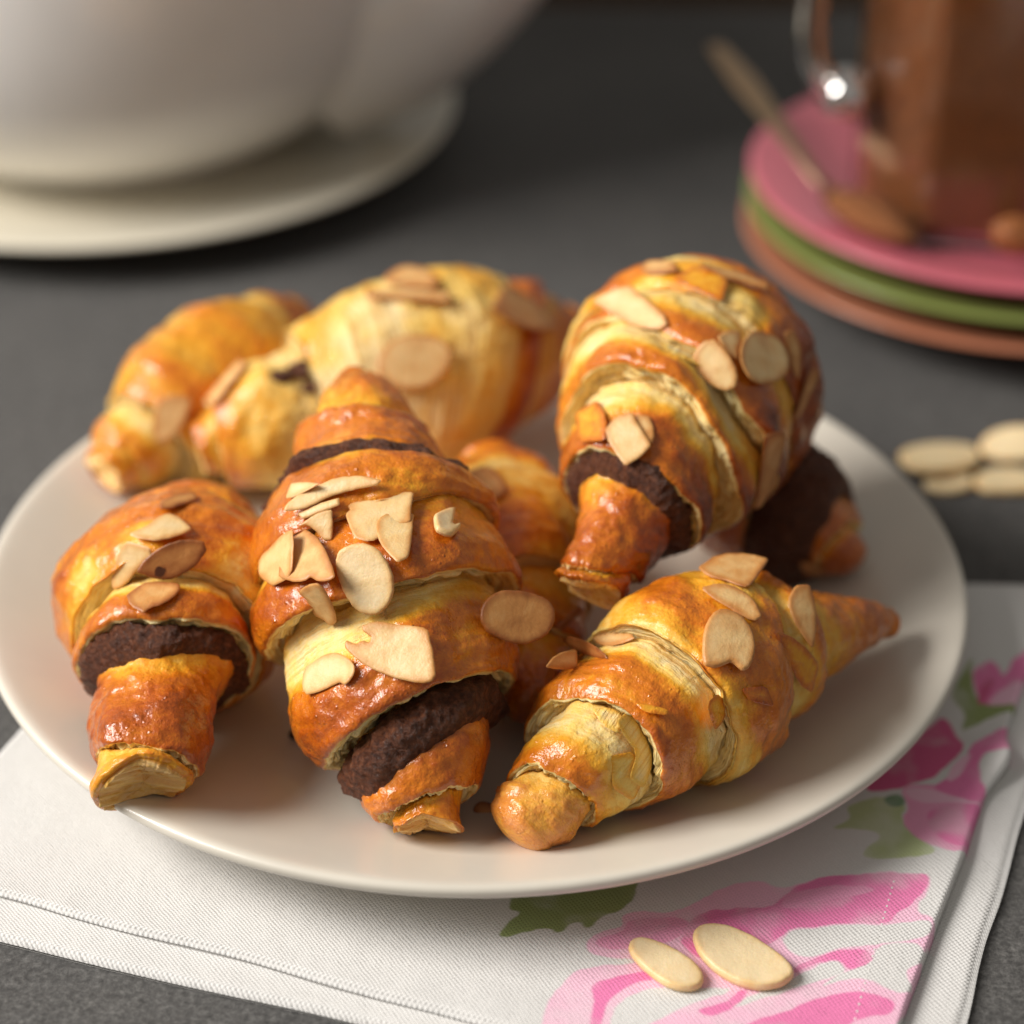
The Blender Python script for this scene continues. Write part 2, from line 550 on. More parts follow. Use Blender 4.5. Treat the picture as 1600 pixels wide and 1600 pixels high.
def cloth_layer(name, c4, zlow, thick, nu, nv, seed, printed):
    fl, fr, br, bl = c4
    u = np.linspace(0, 1, nu)[:, None, None]; v = np.linspace(0, 1, nv)[None, :, None]
    P2 = (1 - v) * ((1 - u) * fl + u * fr) + v * ((1 - u) * bl + u * br)
    lu = np.linalg.norm(fr - fl); lv = np.linalg.norm(br - fr)
    # wavy edges
    P3 = np.concatenate([P2, 0 * P2[..., :1]], -1)
    w = fbm(P3 * .22 + seed, seed, 2)
    uu = u[..., 0] + 0 * v[..., 0]; vv = v[..., 0] + 0 * u[..., 0]
    e1 = (fr - fl) / lu; e2 = (br - fr) / lv
    P2 = P2 + (e1 * (w[..., None] * .28)) * np.abs(2 * uu[..., None] - 1) ** 6 + e2 * (fbm(P3 * .2, seed + 3, 2)[..., None] * .22) * np.abs(2 * vv[..., None] - 1) ** 6
    du = np.minimum(uu, 1 - uu) * lu; dv = np.minimum(vv, 1 - vv) * lv
    de = np.minimum(du, dv)
    r = thick * .55
    edge = np.sqrt(np.clip(1 - (1 - np.clip(de / r, 0, 1)) ** 2, 0, 1))
    z = zlow + thick * (.25 + .75 * edge) + .05 * fbm(P3 * .35, seed + 5, 2) * np.clip(de, 0, 1)
    if printed:                                    # the buckle in the right hand hem
        g = np.exp(-(((P2[..., 0] - 12.4) / 1.1) ** 2 + ((P2[..., 1] + 5.4) / .8) ** 2))
        z = z + .42 * g
        P2 = P2 + np.array([.35, -.12]) * g[..., None]
        g2 = np.exp(-(((P2[..., 0] - 10.6) / 1.0) ** 2 + ((P2[..., 1] + 8.9) / 2.2) ** 2))
        z = z + .10 * g2
    top = np.concatenate([P2, z[..., None]], -1)
    co = top.reshape(-1, 3)
    F = grid_faces(nu, nv)
    F = F[:, ::-1] if np.cross(np.append(e1, 0), np.append(e2, 0))[2] < 0 else F
    # skirt down to the bottom
    idx = np.arange(nu * nv).reshape(nu, nv)
    loop = np.concatenate([idx[:, 0], idx[-1, 1:], idx[-2::-1, -1], idx[0, -2:0:-1]])
    bot = co[loop].copy(); bot[:, 2] = zlow
    k = np.arange(len(loop)); k2 = (k + 1) % len(loop)
    sk = np.stack([loop[k], k + len(co), k2 + len(co), loop[k2]], -1)
    allc = np.vstack([co, bot])
    uvv = np.stack([uu * lu, vv * lv], -1).reshape(-1, 2)
    uvv = np.vstack([uvv, uvv[loop] + .21])
    colr = np.tile(C_W, (len(allc), 1)).astype(float)
    if printed:
        p2 = allc[:, :2]
        q3 = np.c_[p2, np.zeros(len(p2))]
        wob = np.c_[fbm(q3 * 2.2, 91, 3), fbm(q3 * 2.2, 55, 3)] * .07
        for poly, c in PRINT:
            W = np.array([U(x, y, .52)[:2] for x, y in poly])
            W = chaikin(W, 2)
            lo, hi = W.min(0) - .2, W.max(0) + .2
            sel = np.where(((p2 > lo) & (p2 < hi)).all(1))[0]
            if not len(sel):
                continue
            d = poly_sd(p2[sel] + wob[sel], W)
            a = smooth(.025, -.025, d)[:, None] if False else (1 - smooth(-.02, .03, d))[:, None]
            wash = .34 * smooth(-.1, .7, fbm(q3[sel] * 1.3 + len(poly), 23, 3))[:, None]
            cc = np.array(c) * (1 - wash) + np.array(C_W) * wash * 1.02
            colr[sel] = colr[sel] * (1 - a) + cc * a
    faces = np.vstack([F, sk])
    return mesh_obj(name, allc, faces, CLOTH, napkin, (2, -7, 0), {'print': colr}, uvv)


cloth_layer('lower_fold', tuple(map(np.array, ((-12.9, -10.35), (8.75, -16.5), (15.75, 2.0), (-8.8, 1.6)))), .02, .23, 160, 140, 3, False)
cloth_layer('upper_fold', (FL, FR, BR, BL), .245, .25, 560, 480, 11, True)

# hem stitches running parallel to the right edge
bpy.context.view_layer.update()
_dg = bpy.context.evaluated_depsgraph_get()


def zc(p):
    h = scene.ray_cast(_dg, Vector((p[0], p[1], 5)) * S, Vector((0, 0, -1)))
    return h[1][2] / S if h[0] else .5


sc, sf = [], []
a, b = U(1398, 1372, .5), U(1322, 1640, .5)
L = np.linalg.norm(b - a)
ns = int(L / .2)
for i in range(ns):
    p = a + (b - a) * ((i + .15) / ns); q = a + (b - a) * ((i + .85) / ns)
    d = (q - p) / np.linalg.norm(q - p); s = np.array([-d[1], d[0], 0]) * .018
    base = len(sc)
    for c, zz in ((p, zc(p) - .02), (p * .5 + q * .5, zc(p * .5 + q * .5) + .014), (q, zc(q) - .02)):
        for sg in (-1, 1):
            sc.append((c[0] + s[0] * sg, c[1] + s[1] * sg, zz))
    sf += [(base, base + 1, base + 3, base + 2), (base + 2, base + 3, base + 5, base + 4)]
st = mesh_obj('hem_stitching', sc, sf, THREAD, napkin, (2, -7, 0))
st['kind'] = 'stuff'

# ------------------------------------------------------------------ plate
ZP = .52
plate = thing('plate', (0, 0, ZP), 'round cream ceramic plate holding the pile of croissants', 'plate')
prof = [(0, .50), (4, .50), (7.0, .52), (8.0, .60), (9.0, .80), (10.0, 1.12), (11.0, 1.50), (11.6, 1.72), (11.85, 1.79), (11.98, 1.78), (12.05, 1.70), (12.04, 1.58), (11.9, 1.46),
        (11.4, 1.22), (10.4, .82), (9.2, .42), (8.2, .18), (7.4, .08), (7.2, 0), (6.8, 0), (6.6, .14), (0, .14)]
pp = curve_pts(np.array(prof), 6)
pp[:, 0] = np.clip(pp[:, 0], 0, None) * .988
lathe('dish', pp, PLATE, plate, (0, 0, ZP), 200)


def plate_z(x, y):
    r = math.hypot(x, y)
    return ZP + float(np.interp(r, [p[0] for p in prof[:9]], [p[1] for p in prof[:9]]))


# ------------------------------------------------------------------ croissants
class Croissant:
    def __init__(s, spec):
        s.spec = spec
        s.seed = spec['seed']
        s.res = spec.get('res', .062)
        A = np.array([U(*a) for a in spec['axis']])
        c = np.r_[0, np.cumsum(np.linalg.norm(np.diff(A, axis=0), axis=1))]
        s.A, s.ct, s.len = A, c / c[-1], c[-1]
        # radius knots from half widths in the photograph
        ts, rs = [], []
        tt = np.linspace(-.08, 1.08, 400)
        P = s.P(tt)
        X, Y = proj(P)
        dep = (P - CAM) @ FWD
        for x, y, hw in spec['width']:
            i = int(np.argmin((X - x) ** 2 + (Y - y) ** 2))
            ts.append(tt[i]); rs.append(max(.2, hw * dep[i] / FPX - .17 * min(1., hw / 130)))
        o = np.argsort(ts)
        s.kt, s.kr = np.array(ts)[o], np.array(rs)[o]
        dense = np.linspace(-.3, 1.3, 641)
        r = np.interp(dense, s.kt, s.kr)
        ker = np.exp(-np.linspace(-2.2, 2.2, 25) ** 2); ker /= ker.sum()
        r = np.convolve(np.pad(r, 12, mode='edge'), ker, 'valid')
        s.dt, s.dr = dense, r
        base = A.mean(0).copy(); base[2] = plate_z(base[0], base[1])
        s.base = base
        s.root = thing('croissant', base, spec['label'], 'croissant', None)

    def P(s, t):
        t = np.asarray(t, float)[..., None]
        out = 0
        for i in range(3):
            w = 1
            for j in range(3):
                if i != j:
                    w = w * (t - s.ct[j]) / (s.ct[i] - s.ct[j])
            out = out + w * s.A[i]
        return out

    def frame(s, t):
        e = 1e-3
        T = s.P(np.asarray(t) + e) - s.P(np.asarray(t) - e)
        T = T / np.linalg.norm(T, axis=-1, keepdims=True)
        V = CAM - s.P(t)
        V = V / np.linalg.norm(V, axis=-1, keepdims=True)
        N = V - (V * T).sum(-1, keepdims=True) * T
        N = N / np.linalg.norm(N, axis=-1, keepdims=True)
        return T, N, np.cross(T, N)

    def R(s, t):
        return np.interp(t, s.dt, s.dr)

    def surf(s, t, th, off=0.):
        t, th = np.broadcast_arrays(np.asarray(t, float), np.asarray(th, float))
        T, N, B = s.frame(t)
        r = s.R(t) * (1 + .03 * np.cos(2 * th + s.seed)) + off
        d = N * np.cos(th)[..., None] + B * np.sin(th)[..., None]
        return s.P(t) + d * r[..., None], d, T

    def edge(s, e, th):
        """edge: list of photo pixels on the visible side, or ('t', t, slant, cosine)"""
        if e[0] == 't':
            a, b, c = (list(e[1:]) + [0, 0])[:3]
        else:
            g, h = np.meshgrid(np.linspace(-.05, 1.05, 260), np.radians(np.linspace(-95, 95, 96)), indexing='ij')
            q, _, _ = s.surf(g, h)
            X, Y = proj(q.reshape(-1, 3))
            rows, rhs = [], []
            for x, y in e:
                i = int(np.argmin((X - x) ** 2 + (Y - y) ** 2))
                tt, hh = g.ravel()[i], h.ravel()[i]
                rows.append((1, math.sin(hh), math.cos(hh))); rhs.append(tt)
            rows += [(0, .15, 0), (0, 0, .5)]; rhs += [0, 0]
            a, b, c = np.linalg.lstsq(np.array(rows, float), np.array(rhs, float), rcond=None)[0]
        k = hash_edge(e)
        q = np.stack([np.cos(th) * 1.6, np.sin(th) * 1.6, 0 * th + k * 1.7], -1)
        nz = .09 * fbm(q, s.seed + k, 2) + .028 * fbm(q * 6, s.seed + k + 5, 3)
        return a + b * np.sin(th) + c * np.cos(th) + nz / s.len * s.spec.get('rag', 1.5)


def hash_edge(e):
    return int(sum((sum(x) if isinstance(x, (tuple, list)) else (ord(x) if isinstance(x, str) else int(x * 977))) for x in e)) % 97


def build_croissant(spec):
    C = Croissant(spec)
    front, back = spec['front'], spec['back']
    hs_f, hs_b = [h * 1.15 for h in spec['hf']], [h * 1.15 for h in spec['hb']]
    mcount = int(2 * np.pi * C.kr.max() / C.res)
    th = np.linspace(0, 2 * np.pi, mcount, endpoint=False)
    Lc = C.len

    def wrap_piece(name, lip, h_lip, tuck, h_tuck, direction, bake, seed, tip=None, other_lip=None, h_other=0., bulge=.05):
        """direction: sign of t from tuck to lip.  tip: (t_end, style) instead of a lip"""
        tl = C.edge(lip, th) if lip is not None else None
        if tip is not None:
            tl = tip[0] + (tip[2] if len(tip) > 2 else 0.) * np.sin(th)
        tk = C.edge(tuck, th) if tuck is not None else C.edge(other_lip, th)
        # a roll must never turn inside out on its hidden side
        mn = .28 / Lc
        tl = np.where(direction * (tl - tk) < mn, tk + direction * mn, tl)
        span = np.abs(tl - tk).mean() * Lc
        K = max(14, int(span / C.res) + 8)
        rows_t, rows_o, rows_u, rows_w, rows_uv = [], [], [], [], []
        # tuck under the neighbour
        if tuck is not None:
            for x in np.linspace(.55, .06, 7):
                rows_t.append(tk - direction * x / Lc); rows_o.append(np.full(mcount, -.5 * h_tuck - .10 - .12 * x) + (C.R(tk) - C.R(rows_t[-1])))
                rows_u.append(0.); rows_w.append(0.); rows_uv.append(-x)
        else:
            nW = 14
            for i in range(nW):                       # second lip wall (outermost wrap)
                w = 1 - i / (nW - 1)
                rows_t.append(tk + direction * (.30 * h_other * w + .02 * math.sin(w * 30)) / Lc)
                rows_o.append(np.full(mcount, .5 * h_other - w * (h_other + .2)) + (C.R(tk) - C.R(rows_t[-1])))
                rows_u.append(0.); rows_w.append(1. if w > .12 else 0.); rows_uv.append(-w * .6)
        for u in np.linspace(0, 1, K):
            uu = u
            t = tk + (tl - tk) * uu
            a = -.5 * h_tuck if tuck is not None else .5 * h_other
            b_ = .5 * h_lip
            o = a + (b_ - a) * (.6 * u + .4 * float(smooth(0, .8, np.array(u)))) + bulge * math.sin(math.pi * min(1, u)) ** .8
            if tip is None:
                o -= .05 * max(0, (u - .94) / .06) ** 2
            if tuck is None:
                o -= .10 * max(0, (.07 - u) / .07) ** 2
            rows_t.append(t); rows_o.append(np.full(mcount, o)); rows_u.append(u); rows_w.append(0.); rows_uv.append(u * span)
        if tip is None:
            nW = 26
            for i in range(1, nW):
                w = i / (nW - 1)
                lf = math.floor(w * 4) * 3.1
                rid = .03 * fbm(np.stack([np.cos(th) * 2, np.sin(th) * 2, np.full(mcount, w * 7.)], -1), seed + 3, 2) + .16 * fbm(np.stack([np.cos(th) * 5, np.sin(th) * 5, np.full(mcount, lf)], -1), seed + 8, 3)
                st_ = (math.floor(w * 4) + float(smooth(.55, 1., np.array(w * 4 - math.floor(w * 4))))) / 4
                rows_t.append(tl - direction * (.62 * h_lip * st_ + rid * min(1, w * 4)) / Lc)
                rows_o.append(np.full(mcount, .5 * h_lip - .05 - w * (h_lip + .22)) + (C.R(tl) - C.R(rows_t[-1])))
                rows_u.append(1.); rows_w.append(1. if w > .06 else .3); rows_uv.append(span + w * .6)
        else:
            style = tip[1]
            nW = 36 if style == 'cut' else 14
            for i in range(1, nW + 1):
                w = i / nW
                if style == 'cut':
                    t = tip[0] + (tl - tip[0]) * (1 - w) + direction * (.10 * math.sin(w * math.pi / 2) - .12 * w) / Lc
                    k = 1 - w
                    wm = 1. if w > .1 else .0
                else:
                    t = tl + direction * (C.R(tl) * .55 * math.sin(w * math.pi / 2)) / Lc
                    k = math.cos(w * math.pi / 2)
                    wm = 0.
                rows_t.append(t)
                R0 = C.R(tl) + rows_o[6 + K - 1 + (7 if tuck is None else 0)][0] if False else C.R(tl) + .5 * h_lip
                rows_o.append(R0 * max(k, .02) - C.R(t) * 1.0)
                rows_u.append(1. if style != 'cut' else 1.); rows_w.append(wm); rows_uv.append(span + w * 1.0)
        if spec.get('leafy') and direction < 0 and tip is not None:
            rows_w = [max(w_, spec['leafy']) for w_ in rows_w]
        Tt = np.array(rows_t); Oo = np.array(rows_o)
        TH = np.broadcast_to(th, Tt.shape)
        co, d, T = C.surf(Tt, TH, Oo)
        uarr = np.broadcast_to(np.array(rows_u)[:, None], Tt.shape); warr = np.broadcast_to(np.array(rows_w)[:, None], Tt.shape)
        nz = .23 * fbm(co * .55, seed, 2) + .09 * fbm(co * 1.6, seed + 9, 3) + .018 * fbm(co * 5, seed + 21, 2)
        # shallow wrinkles that run round the roll
        cm = np.broadcast_to(np.array(rows_uv)[:, None], Tt.shape)
        wr = fbm(np.stack([cm * 3.2, np.cos(TH) * 1.5, np.sin(TH) * 1.5], -1), seed + 31, 3)
        nz = nz + .055 * wr * (1 - warr)
        if spec.get('leafy') and direction < 0:
            nz = nz + (.07 if tip is not None else .035) * fbm(np.stack([cm * 6.5 + .5 * np.sin(TH), np.cos(TH) * .8, np.sin(TH) * .8], -1), seed + 81, 2)
        if tip is not None:
            fade = 1 - .6 * (uarr > .999)
            nz = nz * fade
        co = co + d * nz[..., None]
        if tip is not None and tip[1] == 'cut':       # leaves of pastry showing at the cut end
            up = co[..., 2] * 1.0 + .25 * co[..., 0]
            lay = fbm(np.stack([up * 7, co[..., 0] * .8, co[..., 1] * .8], -1), seed + 44, 2)
            co = co + T * (direction * .24 * lay * (warr > .5))[..., None]
        if tip is not None:
            co[-1] = co[-1].mean(0)
            if tip[1] == 'cut':
                cm = np.where(warr > .5, up * .55, cm)
        # browning of the crust: crests bake darkest, what was covered by the next wrap stays pale
        b0, b1, lo, hi = bake
        patch = fbm(co * .42, seed + 61, 2)
        patch2 = fbm(np.stack([cm * 1.2, np.cos(TH) * 1.2, np.sin(TH) * 1.2], -1), seed + 71, 3)
        q = uarr + .30 * patch + .16 * patch2
        bk = lo + (hi - lo) * smooth(b0, b1, q)
        if tuck is None:
            bk = lo + (hi - lo) * smooth(b0, b1, .75 - np.abs(uarr - .5) * .3 + .5 * patch + .3 * patch2)
        bk = bk + .16 * smooth(.2, 1., -np.cos(TH)) + spec.get('side', 0.) * smooth(.25, .95, np.sin(TH))
        bk = np.clip(bk + .05 * (nz / .1), 0, 1) * (1 - warr)
        if tip is not None and tip[1] == 'cut':
            warr = np.where(warr > .5, .55, warr)
            bk = np.where(warr > .5, .48, bk)
        uv = np.stack([cm, TH * C.kr.max()], -1)
        F = grid_faces(len(rows_t), mcount, True)
        if direction > 0:
            F = F[:, ::-1]
        return mesh_obj(name, co.reshape(-1, 3), F, DOUGH, C.root, C.base,
                        {'bake': bk.ravel(), 'wall': warr.ravel().astype(float)}, uv.reshape(-1, 2))

    def filling(edge, direction, width, bulge, h, seed):
        te = C.edge(edge, th)
        K = max(12, int((width + .5) / C.res))
        rt, ro = [], []
        x = np.linspace(-.30, width, K) + .04
        for q in x:
            v = (q - .04 + .30) / (width + .30)
            rt.append(te + direction * q / Lc)
            ro.append(np.full(mcount, -.5 * h - .12 + bulge * math.sin(math.pi * v) ** .6) + (C.R(te) - C.R(rt[-1])) * .7)
        Tt, Oo = np.array(rt), np.array(ro)
        TH = np.broadcast_to(th, Tt.shape)
        co, d, T = C.surf(Tt, TH, Oo)
        nz = .24 * fbm(co * .8, seed, 2) + .15 * fbm(co * 2.6, seed + 3, 3) + .09 * fbm(co * 7, seed + 6, 3)
        env = np.sin(np.pi * np.linspace(.02, .98, K))[:, None] ** .5
        co = co + d * (nz * env)[..., None] + T * (.10 * fbm(co * 3, seed + 8, 2) * env)[..., None]
        F = grid_faces(K, mcount, True)
        if direction > 0:
            F = F[:, ::-1]
        mesh_obj('chocolate_filling', co.reshape(-1, 3), F, CHOC, C.root, C.base)

    bakes_f = spec.get('bf'); bakes_b = spec.get('bb')
    # tips
    for (edges, hs, bks, sgn, tip) in ((front, hs_f, bakes_f, -1, spec['tipf']), (back, hs_b, bakes_b, 1, spec['tipb'])):
        wrap_piece('dough_tip', None, hs[0] * .2, edges[0], hs[0], sgn, bks[0], C.seed + 100 + sgn * 7, tip=tip, bulge=.04)
        for i in range(len(edges) - 1):
            wrap_piece('dough_wrap', edges[i], hs[i], edges[i + 1], hs[i + 1], sgn, bks[i + 1], C.seed + 130 + i * 11 + sgn * 5)
    wrap_piece('dough_wrap', back[-1], hs_b[-1], None, 0, 1, spec['bc'], C.seed + 200, other_lip=front[-1], h_other=hs_f[-1], bulge=.10)
    for k, (side, idx, width, bulge) in enumerate(spec.get('fill', [])):
        e = (front if side == 'f' else back)[idx]
        h = (hs_f if side == 'f' else hs_b)[idx]
        filling(e, -1 if side == 'f' else 1, width, bulge, h, C.seed + 300 + k * 13)
    return C


BR_ = (.25, .75, .16, .66)        # browning: from, to, low, high
SPECS = dict(
    A=dict(seed=11, label='croissant with a layered cut tip over the plate rim and a scorched almond slice',
           axis=[(226, 1212, 2.75), (266, 982, 3.5), (298, 862, 3.5)],
           width=[(226, 1215, 74), (228, 1150, 92), (238, 1085, 108), (254, 1030, 138), (266, 980, 168), (275, 935, 178), (288, 890, 156), (298, 862, 116)],
           front=[[(153, 1177), (220, 1170), (290, 1185)], [(158, 1005), (235, 968), (340, 1000), (388, 1060)], [(120, 985), (230, 890), (378, 945)]],
           hf=[.30, .54, .40], tipf=(-.01, 'cut', .075),
           back=[('t', .98, .0, 0), ('t', .90, .02, 0)], hb=[.3, .35], tipb=(1.06, 'round'),
           bf=[(.2, .8, .25, .45), (.05, .45, .46, .78), (.2, .65, .12, .66)], bb=[BR_, BR_], bc=(.3, .75, .18, .66),
           fill=[('f', 1, .46, .54)]),
    B=dict(seed=23, label='croissant amid the pile with a thick chocolate seam and many pale almond slices',
           axis=[(668, 1285, 2.0), (600, 930, 4.7), (553, 590, 7.0)],
           width=[(668, 1290, 60), (660, 1240, 88), (648, 1180, 122), (634, 1110, 158), (614, 1010, 192), (600, 930, 203), (590, 850, 190), (580, 770, 150), (572, 715, 104), (566, 670, 92), (558, 620, 55), (553, 585, 16)],
           front=[[(640, 1250), (700, 1235), (750, 1240)], [(535, 1180), (640, 1105), (775, 1050)], [(425, 1010), (560, 935), (690, 915), (800, 905)], [(418, 880), (560, 800), (690, 770), (775, 800)]],
           hf=[.25, .72, .52, .20], tipf=(.0, 'cut', -.03),
           back=[[(480, 655), (560, 640), (630, 650)], [(480, 735), (570, 705), (660, 725)]], hb=[.25, .42], tipb=(1.0, 'round'),
           bf=[(.1, .6, .38, .6), (.1, .6, .40, .66), (.10, .50, .10, .68), (.0, .45, .34, .70)], bb=[(.1, .8, .36, .62), (.0, .6, .36, .66)], bc=(.1, .55, .36, .66),
           fill=[('f', 1, 1.0, .66), ('b', 1, .52, .56)]),
    C=dict(seed=37, label='pale flaky croissant with a rolled knob end lying along the front of the plate',
           axis=[(818, 1284, 2.0), (1050, 1085, 3.35), (1375, 975, 2.75)],
           width=[(818, 1284, 64), (845, 1255, 76), (880, 1215, 92), (930, 1172, 118), (985, 1130, 142), (1050, 1085, 158), (1130, 1045, 150), (1200, 1020, 125), (1265, 1000, 88), (1330, 985, 52), (1390, 975, 26)],
           front=[[(785, 1220), (838, 1195), (900, 1222), (925, 1262)], [(815, 1130), (925, 1090), (1010, 1130), (1020, 1210)], [(890, 985), (990, 985), (1075, 1020), (1130, 1110)]],
           hf=[.13, .30, .34], tipf=(.0, 'round'),
           back=[[(1255, 940), (1280, 1000), (1290, 1060)], [(1180, 920), (1215, 1000), (1235, 1110)]], hb=[.22, .30], tipb=(1.02, 'round'),
           bf=[(.0, .5, .38, .60), (.25, .85, .08, .58), (.15, .65, .08, .64)], bb=[(.0, .5, .42, .68), (.2, .8, .18, .60)], bc=(.3, .8, .16, .64), leafy=.12,
           rag=1.8),
    D=dict(seed=51, label='plump croissant propped on top of the pile, its shiny tip pointing down',
           axis=[(932, 905, 5.1), (1035, 700, 6.2), (1090, 575, 6.1)],
           width=[(932, 910, 58), (945, 860, 70), (965, 815, 98), (990, 770, 126), (1015, 720, 156), (1035, 690, 178), (1058, 640, 200), (1075, 605, 205), (1090, 575, 175)],
           front=[[(880, 880), (935, 900), (990, 895)], [(868, 735), (930, 705), (1010, 740), (1082, 830)], [(855, 640), (945, 592), (1060, 612), (1135, 730)], [(872, 540), (960, 515), (1060, 535), (1190, 680)], [(905, 475), (1000, 452), (1110, 480), (1235, 600)]],
           side=.26, hf=[.16, .36, .42, .34, .28], tipf=(-.02, 'cut'),
           back=[('t', 1.0, .0, 0), ('t', .93, -.03, 0)], hb=[.3, .35], tipb=(1.06, 'round'),
           bf=[(.1, .6, .4, .6), (.0, .5, .48, .74), (.25, .70, .06, .74), (.4, .95, .04, .62), (.2, .75, .10, .66)], bb=[(.2, .8, .3, .6), (.1, .7, .3, .66)], bc=(.3, .75, .16, .68),
           fill=[('f', 1, .36, .34)]),
    E=dict(seed=67, label='croissant at the back of the plate with a large oval almond slice on its side',
           axis=[(312, 700, 3.2), (620, 600, 4.0), (880, 520, 3.7)], res=.075,
           width=[(312, 700, 48), (360, 685, 78), (420, 665, 106), (480, 645, 120), (540, 620, 136), (620, 590, 150), (700, 572, 150), (790, 548, 124), (850, 530, 85), (885, 520, 45)],
           front=[[(330, 640), (345, 680), (350, 730)], [(470, 545), (495, 600), (500, 690)]], hf=[.2, .42], tipf=(.0, 'cut'),
           back=[[(850, 480), (850, 540), (820, 620)], [(800, 470), (810, 570), (740, 690)]], hb=[.25, .32], tipb=(1.02, 'round'),
           bf=[(.1, .7, .4, .66), (.35, .9, .10, .60)], bb=[(.1, .6, .36, .66), (.0, .5, .36, .74)], bc=(.55, 1.15, .04, .50)),
    F=dict(seed=83, label='croissant at the plate rim partly hidden behind the one with the oval almond slice',
           axis=[(165, 740, 2.6), (300, 625, 3.2), (455, 510, 3.0)], res=.085,
           width=[(165, 740, 40), (210, 705, 75), (270, 650, 108), (340, 595, 112), (400, 550, 92), (455, 510, 40)],
           front=[[(180, 700), (215, 730), (230, 770)], [(225, 630), (270, 680), (290, 740)]], hf=[.2, .3], tipf=(.0, 'cut'),
           back=[('t', .9, 0, 0), ('t', .72, .05, 0)], hb=[.25, .32], tipb=(1.02, 'round'),
           bf=[(.1, .7, .24, .55), (.2, .8, .14, .52)], bb=[BR_, BR_], bc=(.45, 1., .08, .5)),
    G=dict(seed=97, label='golden croissant buried in the middle under the two crossing croissants',
           axis=[(838, 1095, 2.2), (800, 900, 2.9), (770, 740, 3.3)], res=.075,
           width=[(838, 1095, 50), (825, 1020, 95), (805, 920, 118), (790, 840, 120), (775, 770, 95), (770, 735, 60)],
           front=[('t', .15, .0, 0), ('t', .36, .04, 0)], hf=[.25, .32], tipf=(.0, 'round'),
           back=[('t', .9, 0, 0), ('t', .72, .05, 0)], hb=[.25, .32], tipb=(1.02, 'round'),
           bf=[(.1, .7, .45, .7), (.2, .8, .4, .7)], bb=[BR_, BR_], bc=(.3, .8, .22, .66)),
    H=dict(seed=113, label='croissant with a wide dark chocolate end squeezed beneath the upright croissant',
           axis=[(1330, 872, 2.1), (1235, 800, 2.7), (1090, 730, 3.2)], res=.085,
           width=[(1330, 880, 30), (1300, 850, 62), (1265, 825, 85), (1235, 800, 98), (1180, 770, 110), (1090, 730, 100)],
           front=[('t', .10, 0, 0), ('t', .55, .05, 0)], hf=[.2, .30], tipf=(.0, 'round'),
           back=[('t', .95, 0, 0), ('t', .8, 0, 0)], hb=[.25, .3], tipb=(1.05, 'round'),
           bf=[(.1, .7, .5, .75), (.1, .6, .4, .7)], bb=[BR_, BR_], bc=(.2, .7, .3, .72),
           fill=[('f', 1, 1.75, .62)]),
)
CR = {k: build_croissant(v) for k, v in SPECS.items()}

# ------------------------------------------------------------------ almond slices
bpy.context.view_layer.update()
DEPS = bpy.context.evaluated_depsgraph_get()


def cast(x, y):
    d = ray(x, y)
    ok, loc, nor, idx, ob, _ = scene.ray_cast(DEPS, Vector(CAM * S), Vector(d))
    if not ok:
        return None
    return np.array(loc) / S, np.array(nor), ob


def inset(q, d):
    """move a counter-clockwise outline inwards by d"""
    a = sum(np.roll(q, i, 0) for i in (1, 2, 3)); b = sum(np.roll(q, -i, 0) for i in (1, 2, 3))
    t = b - a; t /= np.linalg.norm(t, axis=1, keepdims=True) + 1e-9
    return q + np.c_[-t[:, 1], t[:, 0]] * d


